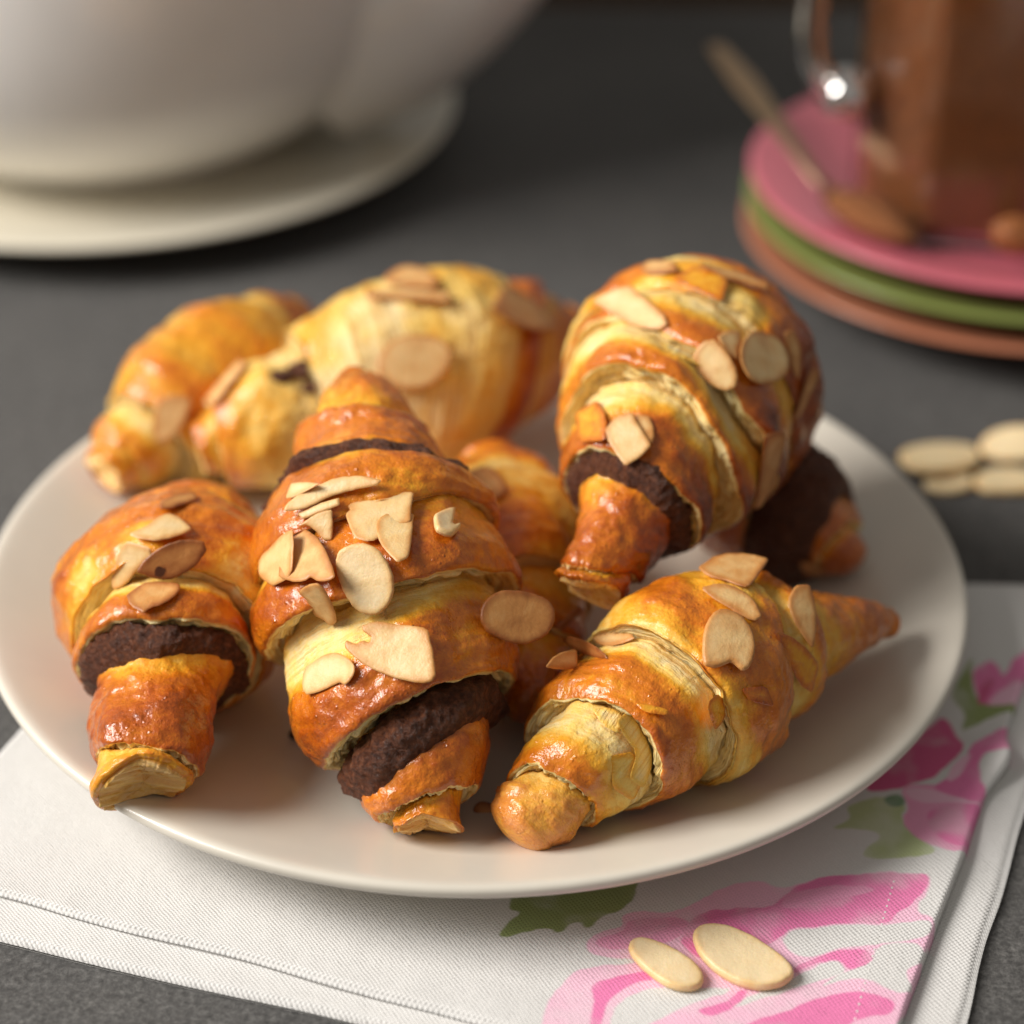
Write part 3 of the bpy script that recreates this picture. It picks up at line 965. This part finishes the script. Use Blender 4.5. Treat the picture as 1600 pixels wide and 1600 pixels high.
def slice_mesh(name, outline3, nrm, thick, tone, parent, origin, curve=0., burnt=None, mat=None, bake=None):
    """thin slice with a rounded rim; outline3: (n,3) on a plane with normal nrm"""
    o3 = np.asarray(outline3, float)
    c = o3.mean(0)
    ex = o3[0] - c; ex = ex / np.linalg.norm(ex); ey = np.cross(nrm, ex)
    q = np.c_[(o3 - c) @ ex, (o3 - c) @ ey]
    if np.sum(q[:, 0] * np.roll(q[:, 1], -1) - q[:, 1] * np.roll(q[:, 0], -1)) < 0:
        q = q[::-1]
    size = np.abs(q).max()
    r = min(.055, size * .12)
    g = np.arange(-size, size + 1e-6, max(.055, size / 12))
    gx, gy = np.meshgrid(g, g)
    cand = np.c_[gx.ravel(), gy.ravel()] + rng.normal(size=(gx.size, 2)) * .008
    pts = [q]
    for d in (.25 * r, .6 * r, 1.1 * r, 1.9 * r):
        p = inset(q, d); pts.append(p[poly_sd(p, q) < -.7 * d])
    pts.append(cand[poly_sd(cand, q) < -2.6 * r])
    P = np.vstack(pts)
    nq_ = len(q)
    vo, eo, fo, *_ = delaunay_2d_cdt([Vector(p) for p in P], [(i, (i + 1) % nq_) for i in range(nq_)], [], 1, 1e-6)
    V = np.array([tuple(v) for v in vo]); T = np.array([f for f in fo if len(f) == 3])
    a = V[T[:, 1]] - V[T[:, 0]]; b = V[T[:, 2]] - V[T[:, 0]]
    bad = a[:, 0] * b[:, 1] - a[:, 1] * b[:, 0] < 0
    T[bad] = T[bad][:, ::-1]
    d = np.clip(-poly_sd(V, q), 0, None)
    d[d < 1e-4] = 0
    prof = .5 * thick * np.sqrt(np.clip(1 - (1 - np.clip(d / (1.2 * r), 0, 1)) ** 2, 0, 1))
    q3 = np.c_[V, np.zeros(len(V))] + tone * 37
    bend = curve * (V ** 2).sum(1) / size ** 2 + .035 * fbm(q3 * 1.1, 5, 2)
    mk = lambda z: c + V[:, :1] * ex + V[:, 1:] * ey + (z + bend)[:, None] * nrm
    co = np.vstack([mk(prof), mk(-prof)])
    tris = np.vstack([T, T[:, ::-1] + len(V)])
    rim = np.tile(1 - smooth(0, .20, d), 2)
    tn = np.full(len(co), tone)
    if burnt is not None:
        e = np.linalg.norm(co - burnt[0], axis=1)
        tn = tn + 1.2 * (1 - smooth(burnt[1] * .4, burnt[1], e))
    if mat is not None:
        at = {'bake': np.clip(bake + .25 * rim, 0, 1), 'wall': np.zeros(len(co))}
        return mesh_obj(name, co, None, mat, parent, origin, at, np.tile(V, (2, 1)), tris, tri_smooth=True)
    return mesh_obj(name, co, None, ALMOND, parent, origin, {'tone': tn, 'rim': rim}, None, tris, tri_smooth=True)


def densify(poly, k=3, jag=.010):
    """round the gentle corners, keep the broken ones, roughen a little"""
    p = np.asarray(poly, float)
    a = p - np.roll(p, 1, 0); b = np.roll(p, -1, 0) - p
    turn = np.abs(np.degrees(np.arctan2(a[:, 0] * b[:, 1] - a[:, 1] * b[:, 0], (a * b).sum(1))))
    r = []
    for i in range(len(p)):
        u, v = p[i - 1], p[(i + 1) % len(p)]
        if turn[i] > 52:
            r.append(.12 * u + .88 * p[i]); r.append(.12 * v + .88 * p[i])
        else:
            r.append(.25 * u + .75 * p[i]); r.append(.25 * v + .75 * p[i])
    p = np.array(r)
    q = []
    for u, v in zip(p, np.roll(p, -1, 0)):
        for t in np.linspace(0, 1, k, endpoint=False):
            q.append(u + (v - u) * t)
    q = np.array(q)
    sz = np.ptp(q, axis=0).max()
    e = rng.normal(size=q.shape)
    e = (np.roll(e, 1, 0) + 2 * e + np.roll(e, -1, 0)) / 3
    return q + e * sz * jag * .35


def almond(poly, tone=.25, thick=.06, normal=None, lift=.03, owner=None, burnt=None, view_blend=0., curve=0., name='almond_slice', mat=None, bake=None):
    poly = np.asarray(poly, float)
    c = poly.mean(0)
    pts = []
    own = None
    samples = [c] + [c + (p - c) * k for p in poly for k in (.45, .8)]
    hits = [cast(*s) for s in samples]
    hits = [h for h in hits if h is not None and h[2].parent is not None and h[2].parent.name.startswith('croissant')]
    if not hits:
        return None
    if owner is None:
        cnt = {}
        for h in hits:
            cnt[h[2].parent.name] = cnt.get(h[2].parent.name, 0) + 1
        own = bpy.data.objects[max(cnt, key=cnt.get)]
    else:
        own = CR[owner].root
    P = np.array([h[0] for h in hits if h[2].parent == own])
    if len(P) == 0:
        P = np.array([h[0] for h in hits])
    dep = (P - CAM) @ FWD
    P = P[np.abs(dep - np.median(dep)) < .9]
    P0 = P.mean(0)
    if normal is None:
        if len(P) >= 5:
            u_, s_, vt = np.linalg.svd(P - P0)
            nrm = vt[2]
        else:
            nrm = hits[0][1]
        v = -ray(*c)
        if nrm @ v < 0:
            nrm = -nrm
        nrm = nrm * (1 - view_blend) + v * view_blend
        if nrm @ v < .38:
            nrm = nrm + v * (.42 - nrm @ v)
        nrm = nrm / np.linalg.norm(nrm)
    else:
        nrm = np.asarray(normal, float); nrm = nrm / np.linalg.norm(nrm)
    off = np.percentile((P - P0) @ nrm, 90)
    P0 = P0 + nrm * (off + lift + thick * .4)
    out = []
    for x, y in densify(poly):
        d = ray(x, y)
        out.append(CAM + d * (((P0 - CAM) @ nrm) / (d @ nrm)))
    out = np.array(out)
    b = None
    if burnt:
        d = ray(*burnt[:2]); b = (CAM + d * (((P0 - CAM) @ nrm) / (d @ nrm)), burnt[2])
    return slice_mesh(name, out, nrm, thick, tone, own, out.mean(0), curve, b, mat, bake)


def zz(s, ox, oy, pts):
    return [(x / s + ox, y / s + oy) for x, y in pts]


z6 = lambda *p: zz(4.21, 400, 720, p)
z7 = lambda *p: zz(4.0, 640, 700, p)
z1 = lambda *p: zz(2.857, 80, 740, p)
z3 = lambda *p: zz(2.424, 760, 820, p)
z4 = lambda *p: zz(2.667, 820, 380, p)
z5 = lambda *p: zz(2.051, 120, 390, p)

SL = [
    # the centre croissant
    (z6((195, 250), (230, 150), (330, 140), (420, 150), (350, 190), (250, 240)), dict(tone=.12, owner='B')),
    (z6((20, 700), (30, 640), (100, 560), (190, 470), (240, 450), (250, 600), (230, 760), (165, 800), (110, 825), (50, 790), (25, 750)), dict(tone=.30, owner='B')),
    (z6((270, 345), (360, 310), (450, 270), (545, 240), (550, 290), (460, 330), (380, 360), (310, 385)), dict(tone=.16, owner='B')),
    (z6((280, 430), (340, 380), (430, 330), (500, 320), (505, 420), (500, 520), (450, 525), (400, 470), (340, 420)), dict(tone=.20, lift=.06, owner='B')),
    (z6((180, 320), (230, 250), (350, 190), (480, 125), (600, 100), (720, 95), (830, 130), (790, 165), (650, 185), (540, 215), (420, 265), (300, 325), (200, 335)), dict(tone=.14, lift=.07, owner='B')),
    (z6((600, 290), (740, 225), (900, 205), (1040, 210), (1025, 290), (1020, 400), (960, 420), (830, 500), (760, 530), (690, 525), (640, 500), (610, 420), (590, 350), (620, 320)), dict(tone=.24, owner='B')),
    (z6((800, 380), (870, 335), (960, 325), (1040, 345), (1030, 440), (1020, 560), (1000, 640), (930, 670), (870, 610), (815, 540), (790, 450)), dict(tone=.26, lift=.13, owner='B')),
    (z6((560, 575), (640, 545), (720, 540), (800, 580), (860, 650), (900, 740), (915, 830), (890, 920), (840, 985), (770, 1020), (700, 1005), (640, 965), (590, 890), (550, 810), (525, 720), (525, 630)), dict(tone=.14, lift=.06, thick=.12, owner='B', burnt=(572, 962, .55) and None)),
    (z6((265, 440), (340, 455), (410, 510), (460, 590), (500, 680), (520, 760), (480, 790), (410, 795), (360, 765), (320, 795), (250, 800), (180, 780), (150, 760), (160, 660), (190, 560), (225, 480)), dict(tone=.40, lift=.16, owner='B', burnt=(461, 828, .30))),
    (z6((275, 870), (330, 820), (400, 805), (450, 850), (490, 930), (520, 1000), (530, 1060), (490, 1090), (430, 1040), (380, 1020), (350, 950), (320, 905)), dict(tone=.32, owner='B')),
    (z6((700, 1080), (760, 1055), (900, 1070), (1130, 1100), (1150, 1200), (1190, 1400), (1160, 1450), (1080, 1465), (960, 1440), (830, 1400), (720, 1345), (620, 1270), (580, 1215), (590, 1180), (650, 1205), (700, 1180), (745, 1190), (755, 1160), (715, 1130), (695, 1100)), dict(tone=.27, lift=.05, owner='B')),
    (z6((310, 1370), (400, 1300), (500, 1255), (570, 1275), (630, 1320), (650, 1375), (620, 1440), (580, 1475), (545, 1455), (470, 1490), (400, 1525), (330, 1540), (305, 1500)), dict(tone=.20, lift=.05, owner='B')),
    (z7((150, 420), (220, 385), (285, 380), (280, 430), (270, 480), (320, 470), (320, 500), (270, 545), (210, 530), (160, 500)), dict(tone=.05, thick=.16, owner='B')),
    (z7((435, 1030), (470, 950), (550, 895), (650, 888), (760, 905), (850, 935), (900, 990), (910, 1060), (880, 1150), (800, 1205), (700, 1230), (600, 1210), (500, 1165), (450, 1110)), dict(tone=.58, thick=.13, owner='B', normal=(.30, -.72, .60), lift=.15)),
    # the left croissant
    (z1((480, 130), (560, 90), (640, 85), (660, 110), (560, 150), (490, 160)), dict(tone=.55, owner='A')),
    (z1((340, 270), (430, 235), (470, 200), (520, 175), (580, 200), (630, 250), (590, 275), (500, 300), (440, 305)), dict(tone=.22, owner='A')),
    (z1((300, 340), (340, 300), (440, 330), (450, 370), (380, 430), (330, 500), (280, 520), (265, 480)), dict(tone=.20, owner='A')),
    (z1((335, 540), (400, 490), (480, 475), (575, 490), (570, 530), (500, 580), (440, 600), (410, 620), (350, 590)), dict(tone=.52, owner='A', lift=.07)),
    (z1((375, 440), (420, 380), (500, 320), (600, 290), (680, 300), (695, 340), (650, 410), (590, 450), (520, 480), (450, 465)), dict(tone=.64, owner='A', lift=.16, burnt=(250, 893, .13))),
    # the front right croissant
    (z3((800, 160), (880, 110), (1000, 110), (1070, 130), (1040, 180), (990, 235), (900, 210), (830, 190)), dict(tone=.45, owner='C')),
    (z3((810, 240), (880, 220), (960, 240), (1020, 290), (1045, 350), (1010, 365), (940, 330), (870, 290)), dict(tone=.38, owner='C')),
    (z3((820, 400), (850, 340), (890, 315), (960, 340), (1010, 400), (1020, 480), (1000, 540), (970, 555), (930, 520), (870, 545), (820, 530), (815, 460)), dict(tone=.34, owner='C', lift=.08, thick=.14)),
    (z3((1140, 290), (1170, 230), (1220, 225), (1245, 290), (1250, 380), (1235, 470), (1200, 430), (1160, 360)), dict(tone=.40, owner='C')),
    (z3((400, 430), (450, 410), (550, 410), (560, 430), (500, 455), (430, 460)), dict(tone=.28, owner='C')),
    (z3((290, 440), (310, 420), (380, 440), (440, 480), (460, 510), (400, 505), (330, 470)), dict(tone=.55, owner='C', lift=.10)),
    (z3((220, 540), (260, 490), (340, 470), (345, 545), (280, 550)), dict(tone=.35, owner='C')),
    (z3((262, 392), (280, 368), (350, 306), (368, 325), (330, 360), (285, 402)), dict(tone=.55, owner='C', lift=.15, view_blend=.5)),
    (z3((1180, 140), (1230, 140), (1290, 175), (1280, 200), (1200, 185)), dict(tone=.55, owner='C')),
    # the upright croissant
    (z4((280, 240), (340, 200), (440, 170), (500, 230), (580, 290), (595, 340), (550, 365), (460, 345), (370, 300)), dict(tone=.26, owner='D')),
    (z4((800, 390), (850, 360), (900, 370), (890, 430), (890, 490), (840, 450)), dict(tone=.30, owner='D')),
    (z4((700, 470), (740, 410), (790, 400), (850, 460), (890, 540), (880, 600), (830, 620), (760, 580), (720, 530)), dict(tone=.30, owner='D', lift=.06)),
    (z4((890, 460), (920, 380), (970, 355), (1050, 390), (1100, 460), (1100, 540), (1050, 580), (970, 590), (920, 550)), dict(tone=.32, owner='D', lift=.12)),
    (z4((455, 710), (520, 720), (545, 790), (530, 840), (480, 800)), dict(tone=.36, owner='D')),
    (z4((330, 780), (380, 720), (450, 705), (470, 750), (530, 840), (480, 890), (420, 930), (380, 880), (350, 830)), dict(tone=.24, owner='D', lift=.10)),
    (z4((1075, 370), (1120, 360), (1150, 430), (1150, 510), (1140, 570), (1110, 520), (1095, 440)), dict(tone=.42, owner='D', view_blend=.3)),
    (z4((1000, 800), (1070, 780), (1090, 800), (1060, 950), (990, 1100), (950, 1110), (980, 950)), dict(tone=.50, owner='D')),
    (z4((480, 100), (520, 70), (620, 75), (640, 110), (560, 130), (490, 125)), dict(tone=.42, owner='D')),
    (z4((720, 85), (850, 105), (1020, 175), (1010, 198), (900, 165), (760, 115)), dict(tone=.45, owner='D', lift=.08)),
    (z4((1190, 520), (1225, 515), (1220, 570), (1150, 720), (1115, 740), (1150, 630)), dict(tone=.5, owner='D')),
    # the back croissants
    (z5((985, 85), (1040, 50), (1120, 60), (1165, 100), (1150, 120), (1060, 115), (990, 105)), dict(tone=.45, owner='E')),
    (z5((930, 125), (1100, 125), (1200, 140), (1190, 168), (1050, 160), (920, 152)), dict(tone=.40, owner='E')),
    (z5((960, 370), (990, 300), (1060, 270), (1150, 275), (1200, 310), (1200, 370), (1150, 430), (1080, 455), (1010, 440), (970, 410)), dict(tone=.34, owner='E', lift=.08)),
    (z5((1330, 190), (1360, 120), (1400, 120), (1480, 180), (1540, 250), (1500, 265), (1400, 240)), dict(tone=.48, owner='E')),
    (z5((240, 560), (260, 480), (320, 460), (370, 480), (350, 560), (290, 620), (250, 620)), dict(tone=.36, owner='F')),
    (z5((410, 480), (520, 350), (545, 365), (500, 430), (440, 500)), dict(tone=.38)),
    # the buried one
    (z7((240, 230), (420, 110), (540, 130), (620, 270), (560, 310), (440, 370), (330, 300)), dict(tone=.48, owner='G')),
]
for poly, kw in SL:
    almond(poly, **kw)

def lump(name, x, y, z, r, mat, label, category, group=None, flat=.7, seed=0, parent=None):
    p = U(x, y, z)
    n1, n2 = 14, 20
    ph = np.linspace(0, np.pi, n1)[:, None]; th = np.linspace(0, 2 * np.pi, n2, endpoint=False)[None]
    d = np.stack([np.sin(ph) * np.cos(th), np.sin(ph) * np.sin(th), np.cos(ph) + 0 * th], -1)
    rr = r * (1 + .35 * fbm(d * 1.5 + seed, seed, 3))
    co = (d * rr[..., None]) * np.array([1.1, .9, flat])
    F = grid_faces(n1, n2, True)[:, ::-1]
    if parent is None:
        o = mesh_obj(name, co.reshape(-1, 3) + p, F, mat, None, p)
        tag(o, label, category, group)
    else:
        o = mesh_obj(name, co.reshape(-1, 3) + p, F, mat, parent, p)
    return o


for (x_, y_, r_) in ((472, 578, .34), (440, 588, .26), (488, 606, .24)):
    h = cast(x_, y_)
    if h is not None and h[2].parent == CR['E'].root:
        lump('chocolate_filling', x_, y_, h[0][2], r_, CHOC, '', '', None, .7, int(x_), CR['E'].root)
h = cast(880, 790)
if h is not None and h[2].parent == CR['D'].root:
    pD = h[0]
    lump('chocolate_filling', 872, 786, pD[2] + .05, .62, CHOC, '', '', None, .9, 4, CR['D'].root)

# torn leaves of pastry standing off the crust
for poly, bk, own, lf in (
        (z3((845, 680), (880, 640), (915, 680), (905, 740), (870, 780), (850, 740)), .38, 'C', .06),
        (z3((500, 745), (545, 700), (600, 790), (640, 900), (600, 1000), (545, 960), (570, 860), (525, 800)), .02, 'C', .03),
        (z3((400, 690), (480, 690), (520, 730), (500, 790), (440, 760)), .0, 'C', .05),
        (z3((470, 880), (560, 860), (600, 960), (560, 1050), (480, 1000)), .18, 'C', .02),
        (z3((970, 620), (1060, 610), (1095, 690), (1000, 670)), .55, 'C', .02),
        (z3((1100, 400), (1190, 440), (1265, 530), (1240, 640), (1180, 600), (1140, 500)), .46, 'C', .02),
        (z3((560, 665), (690, 700), (685, 722), (600, 712)), .30, 'C', .08),
        (z4((560, 400), (690, 440), (760, 520), (700, 500), (600, 450)), .04, 'D', .03),
        (z4((200, 700), (300, 650), (340, 720), (330, 820), (220, 830)), .45, 'D', .02),
        (z4((610, 130), (740, 90), (850, 150), (820, 240), (700, 190)), .42, 'D', .05)):
    almond(poly, name='pastry_flake', mat=DOUGH, bake=bk, owner=own, lift=lf, thick=.035, curve=-.03)

# ------------------------------------------------------------------ loose almonds
def loose(poly, z, thick, tone, label, group=None, tilt=(0, 0)):
    nrm = np.array([tilt[0], tilt[1], 1.]); nrm /= np.linalg.norm(nrm)
    c = np.mean(poly, 0)
    P0 = U(c[0], c[1], z + thick / 2)
    out = []
    for x, y in densify(chaikin(poly, 1), 2, .004):
        d = ray(x, y); out.append(CAM + d * (((P0 - CAM) @ nrm) / (d @ nrm)))
    out = np.array(out)
    o = slice_mesh('loose_almond', out, nrm, thick, tone, None, out.mean(0))
    return tag(o, label, 'almond', group)


loose(px7([(630, 1085), (655, 1055), (720, 1050), (800, 1080), (880, 1130), (930, 1180), (930, 1210), (880, 1235), (800, 1235), (720, 1200), (660, 1150)]),
      .53, .22, -.04, 'larger of two pale blanched almond slices lying on the rose print of the napkin')
loose(px7([(447, 1110), (470, 1090), (520, 1095), (590, 1130), (650, 1170), (675, 1210), (650, 1240), (580, 1240), (500, 1190), (455, 1140)]),
      .53, .20, -.02, 'smaller of two pale blanched almond slices lying on the rose print of the napkin')
G4 = 'almonds scattered on the table'
loose([(1398, 715), (1420, 700), (1470, 694), (1525, 698), (1535, 722), (1500, 738), (1430, 738)], .16, .22, .0, 'long blanched almond slice leaning on others on the grey table beside the plate', G4, (.1, .15))
loose([(1440, 752), (1470, 742), (1515, 742), (1525, 762), (1490, 772), (1450, 768)], .0, .2, -.1, 'small blanched almond slice at the near edge of the pile on the grey table', G4)
loose([(1525, 700), (1545, 675), (1590, 665), (1640, 672), (1650, 700), (1610, 722), (1555, 725)], .22, .3, -.02, 'upright fat blanched almond slice on top of the pile on the grey table', G4, (-.2, -.6))
loose([(1515, 752), (1540, 736), (1590, 732), (1640, 745), (1640, 768), (1580, 772), (1535, 770)], .0, .22, .0, 'blanched almond slice under the upright one on the grey table', G4)

# ------------------------------------------------------------------ crumbs
lump('crumb', 461, 1148, 1.10, .14, BURNT, 'black burnt crumb on the cream plate between two croissants', 'crumb', None, .8, 3)
lump('crumb', 452, 1237, 1.05, .10, CRUMB, 'tiny orange pastry flake on the bare front of the cream plate', 'crumb', None, .3, 5)
for (x, y, r, own) in ((225, 947, .11, 'A'), (250, 893, .07, 'A')):
    h = cast(x, y)
    if h is not None and h[2].parent == CR[own].root:
        w = h[0]
        lump('poppy_speck', x, y, w[2], r, BURNT, '', '', None, .9, int(x), CR[own].root)
h = cast(775, 1268)
loose([(737, 1262), (752, 1250), (775, 1258), (783, 1290), (770, 1302), (745, 1290)], 1.05, .10, .62, 'brown almond flake on the plate between the chocolate seam and the knob end', None, (0, -.4))

# ------------------------------------------------------------------ big white pot on its saucer plate
PX, PY = -14.2, 31.4
under = thing('saucer_plate', (PX, PY, 0), 'large ivory plate standing under the big white pot', 'plate')
prof = [(0, .75), (6, .75), (8.0, .80), (9.6, 1.0), (11.2, 1.32), (12.2, 1.56), (12.6, 1.62), (12.78, 1.54), (12.7, 1.40), (12.2, 1.2), (10.8, .8), (9, .35), (7.8, .1), (7.6, 0), (7.2, 0), (7.0, .2), (0, .2)]
pp = curve_pts(np.array(prof), 5); pp[:, 0] = np.clip(pp[:, 0], 0, None)
lathe('dish', pp, SAUCER, under, (PX, PY, 0), 160)

pot = thing('pot', (PX, PY, .76), 'large white rounded ceramic pot with a wide spout on the ivory plate', 'pot')
prof = [(0, .0), (5.8, .0), (6.4, .04), (6.7, .3), (7.6, .75), (9.0, 1.6), (10.3, 2.9), (11.2, 4.6), (11.7, 7.2), (11.7, 11), (11.3, 15), (10.2, 18.6), (8.4, 21.2), (6.4, 22.6), (6.0, 22.8), (5.8, 22.6), (8.0, 20.8), (9.8, 18.2), (10.9, 14.8), (11.3, 11), (11.2, 7), (10.6, 4.7), (9.6, 3.1), (7, 1.6), (0, 1.2)]  # unseen upper part made taller so its shadow darkens the table behind
pp = curve_pts(np.array(prof), 5); pp[:, 0] = np.clip(pp[:, 0], 0, None)
lathe('body', pp, POT, pot, (PX, PY, .76), 160)


def tube(name, pts, rad, mat, parent, origin, n=32, k=10, flat=(1, 1), cap=True):
    p = curve_pts(pts, k)
    r = np.interp(np.linspace(0, 1, len(p)), np.linspace(0, 1, len(rad)), rad)
    T = np.gradient(p, axis=0); T /= np.linalg.norm(T, axis=1, keepdims=True)
    ref = np.array([0, 0, 1.]) if abs(T[0][2]) < .9 else np.array([0, 1., 0])
    co = []
    for i in range(len(p)):
        ref = ref - (ref @ T[i]) * T[i]; ref /= np.linalg.norm(ref)
        b = np.cross(T[i], ref)
        th = np.linspace(0, 2 * np.pi, n, endpoint=False)
        co.append(p[i] + r[i] * (np.cos(th)[:, None] * ref * flat[0] + np.sin(th)[:, None] * b * flat[1]))
    if cap:
        co = [np.tile(p[0], (n, 1))] + co + [np.tile(p[-1], (n, 1))]
    return mesh_obj(name, np.vstack(co), grid_faces(len(co), n, True)[:, ::-1], mat, parent, origin)


tube('spout', [(PX + 8.2, PY - 1.5, 5.6), (PX + 11.0, PY - 2.0, 6.6), (PX + 13.8, PY - 2.4, 8.6), (PX + 16.0, PY - 2.7, 11.6), (PX + 17.6, PY - 3.0, 14.5)],
     [4.6, 4.0, 3.0, 2.2, 1.7], POT, pot, (PX, PY, .76), 40, 10)

# ------------------------------------------------------------------ stacked saucers, glass mug, spoon on the right
QX, QY = 17.0, 21.1


def small_saucer(name, z, r, mat, label):
    t = thing(name, (QX, QY, z), label, 'saucer')
    pr = [(0, .93), (4.8, .93), (5.4, .98), (6.4, 1.24), (7.4, 1.48), (8.2, 1.62), (8.42, 1.64), (8.55, 1.58), (8.50, 1.48), (8.2, 1.41), (7.2, 1.24), (6.2, .98), (5.4, .73), (5.0, .60), (4.9, 0), (4.5, 0), (4.4, .60), (0, .68)]
    pr = np.array(pr) * [r / 8.55, 1]
    q = curve_pts(pr, 5); q[:, 0] = np.clip(q[:, 0], 0, None)
    lathe('dish', q, mat, t, (QX, QY, z), 140)
    return t


small_saucer('saucer', .0, 8.7, TERRA, 'terracotta saucer at the bottom of the stack')
small_saucer('saucer', .95, 8.65, GREEN, 'olive green saucer in the middle of the stack')
small_saucer('saucer', 1.90, 8.6, PINK, 'pink saucer on top of the stack holding the glass mug')

MX, MY = QX - 1.45, QY - 1.0
mug = thing('glass_mug', (MX, MY, 2.85), 'faceted glass mug of brown cocoa standing on the pink saucer', 'mug')


def octa(rings, name, mat, rot=190):
    k = 8
    sub = 6
    ang = np.radians(rot + np.arange(k) * 45.)
    base = np.c_[np.cos(ang), np.sin(ang)]
    pts = []
    for i in range(k):
        a, b = base[i], base[(i + 1) % k]
        for t in (.06, .5, .94):
            pts.append(a + (b - a) * t)
    pts = np.array(pts)
    co = np.vstack([np.c_[pts * r, np.full(len(pts), z)] for r, z in rings])
    return mesh_obj(name, co + np.array([MX, MY, 2.85]), grid_faces(len(rings), len(pts), True), mat, mug, (MX, MY, 2.85), smooth_shade=False)


octa([(0, .0), (3.7, .0), (4.0, .12), (4.15, .4), (4.35, 5), (4.5, 11.5), (4.42, 11.6), (4.3, 11.5), (4.12, 5), (3.88, .6), (3.65, .26), (0, .26)], 'glass_body', GLASS)
octa([(0, .30), (3.60, .30), (3.84, .8), (4.07, 5), (4.16, 8.6), (4.0, 8.8), (0, 8.8)], 'cocoa_drink', COCOA)
ha = math.radians(196)
hd = np.array([math.cos(ha), math.sin(ha), 0])
H0 = np.array([MX, MY, 2.85])
tube('handle', [H0 + hd * 4.1 + (0, 0, 4.2), H0 + hd * 5.0 + (0, 0, 4.3), H0 + hd * 6.0 + (0, 0, 5.3), H0 + hd * 6.2 + (0, 0, 7), H0 + hd * 5.8 + (0, 0, 8.8), H0 + hd * 4.2 + (0, 0, 9.5)],
     [.42, .42, .42, .42, .42, .42], GLASS, mug, (MX, MY, 2.85), 24, 10)
cl = H0 + hd * 4.85 + np.array([0, 0, 4.2])
ph_ = np.linspace(0, np.pi, 20)[:, None]; th_ = np.linspace(0, 2 * np.pi, 28, endpoint=False)[None]
cs = np.stack([np.sin(ph_) * np.cos(th_) * .85, np.sin(ph_) * np.sin(th_) * .85, np.cos(ph_) * .80 + 0 * th_], -1).reshape(-1, 3) + cl
mesh_obj('added_glint_ball', cs, grid_faces(20, 28, True)[:, ::-1], CHROME, mug, (MX, MY, 2.85))  # invented steel ball, added to catch the window as a bright highlight

spoon = thing('teaspoon', U(1360, 335, 3.3), 'teaspoon with cocoa in its bowl resting on the pink saucer', 'spoon')
sb0, sb1 = U(1295, 296, 3.9), U(1430, 378, 3.65)
s_end = U(1118, 72, 5.7)
so = np.array(spoon.location) / S
tube('spoon_handle', [s_end, U(1165, 130, 5.3), U(1230, 215, 4.75), U(1275, 275, 4.25), sb0 + (sb1 - sb0) * .08],
     [.30, .50, .30, .20, .24], SPOON, spoon, so, 20, 10, (.28, 1.0))
ax = (sb1 - sb0); bl = np.linalg.norm(ax); ax = ax / bl
sd = np.cross(np.array([0, 0, 1.]), ax); sd /= np.linalg.norm(sd); upn = np.cross(ax, sd)


def bowl(name, mat, top):
    n1, n2 = 26, 26
    u = np.linspace(-1, 1, n1)[:, None]; v = np.linspace(-1, 1, n2)[None]
    X = u * np.sqrt(1 - .5 * v ** 2); Y = v * np.sqrt(1 - .5 * u ** 2)
    rr = np.clip(X ** 2 + Y ** 2, 0, 1)
    if top:
        z = .42 * (1 - rr) ** .8 + .05 * fbm(np.stack([X * 4, Y * 4, 0 * X], -1), 8, 3)
        k = .93
    else:
        z = -.55 * (1 - rr) ** .7
        k = 1.
    c = sb0 + ax * bl * .5
    co = c + (X * bl * .5 * k)[..., None] * ax + (Y * (.95 - .12 * X) * k)[..., None] * sd + (z + (.0 if top else 0.))[..., None] * upn
    return mesh_obj(name, co.reshape(-1, 3), grid_faces(n1, n2), mat, spoon, so)


bowl('spoon_bowl', SPOON, False)
bowl('cocoa_heap', COCOA_POWDER, True)
lump('nut', 1590, 368, 4.1, .75, COCOA, 'brown nut lying on the pink saucer in front of the glass mug', 'nut', None, .7, 21)
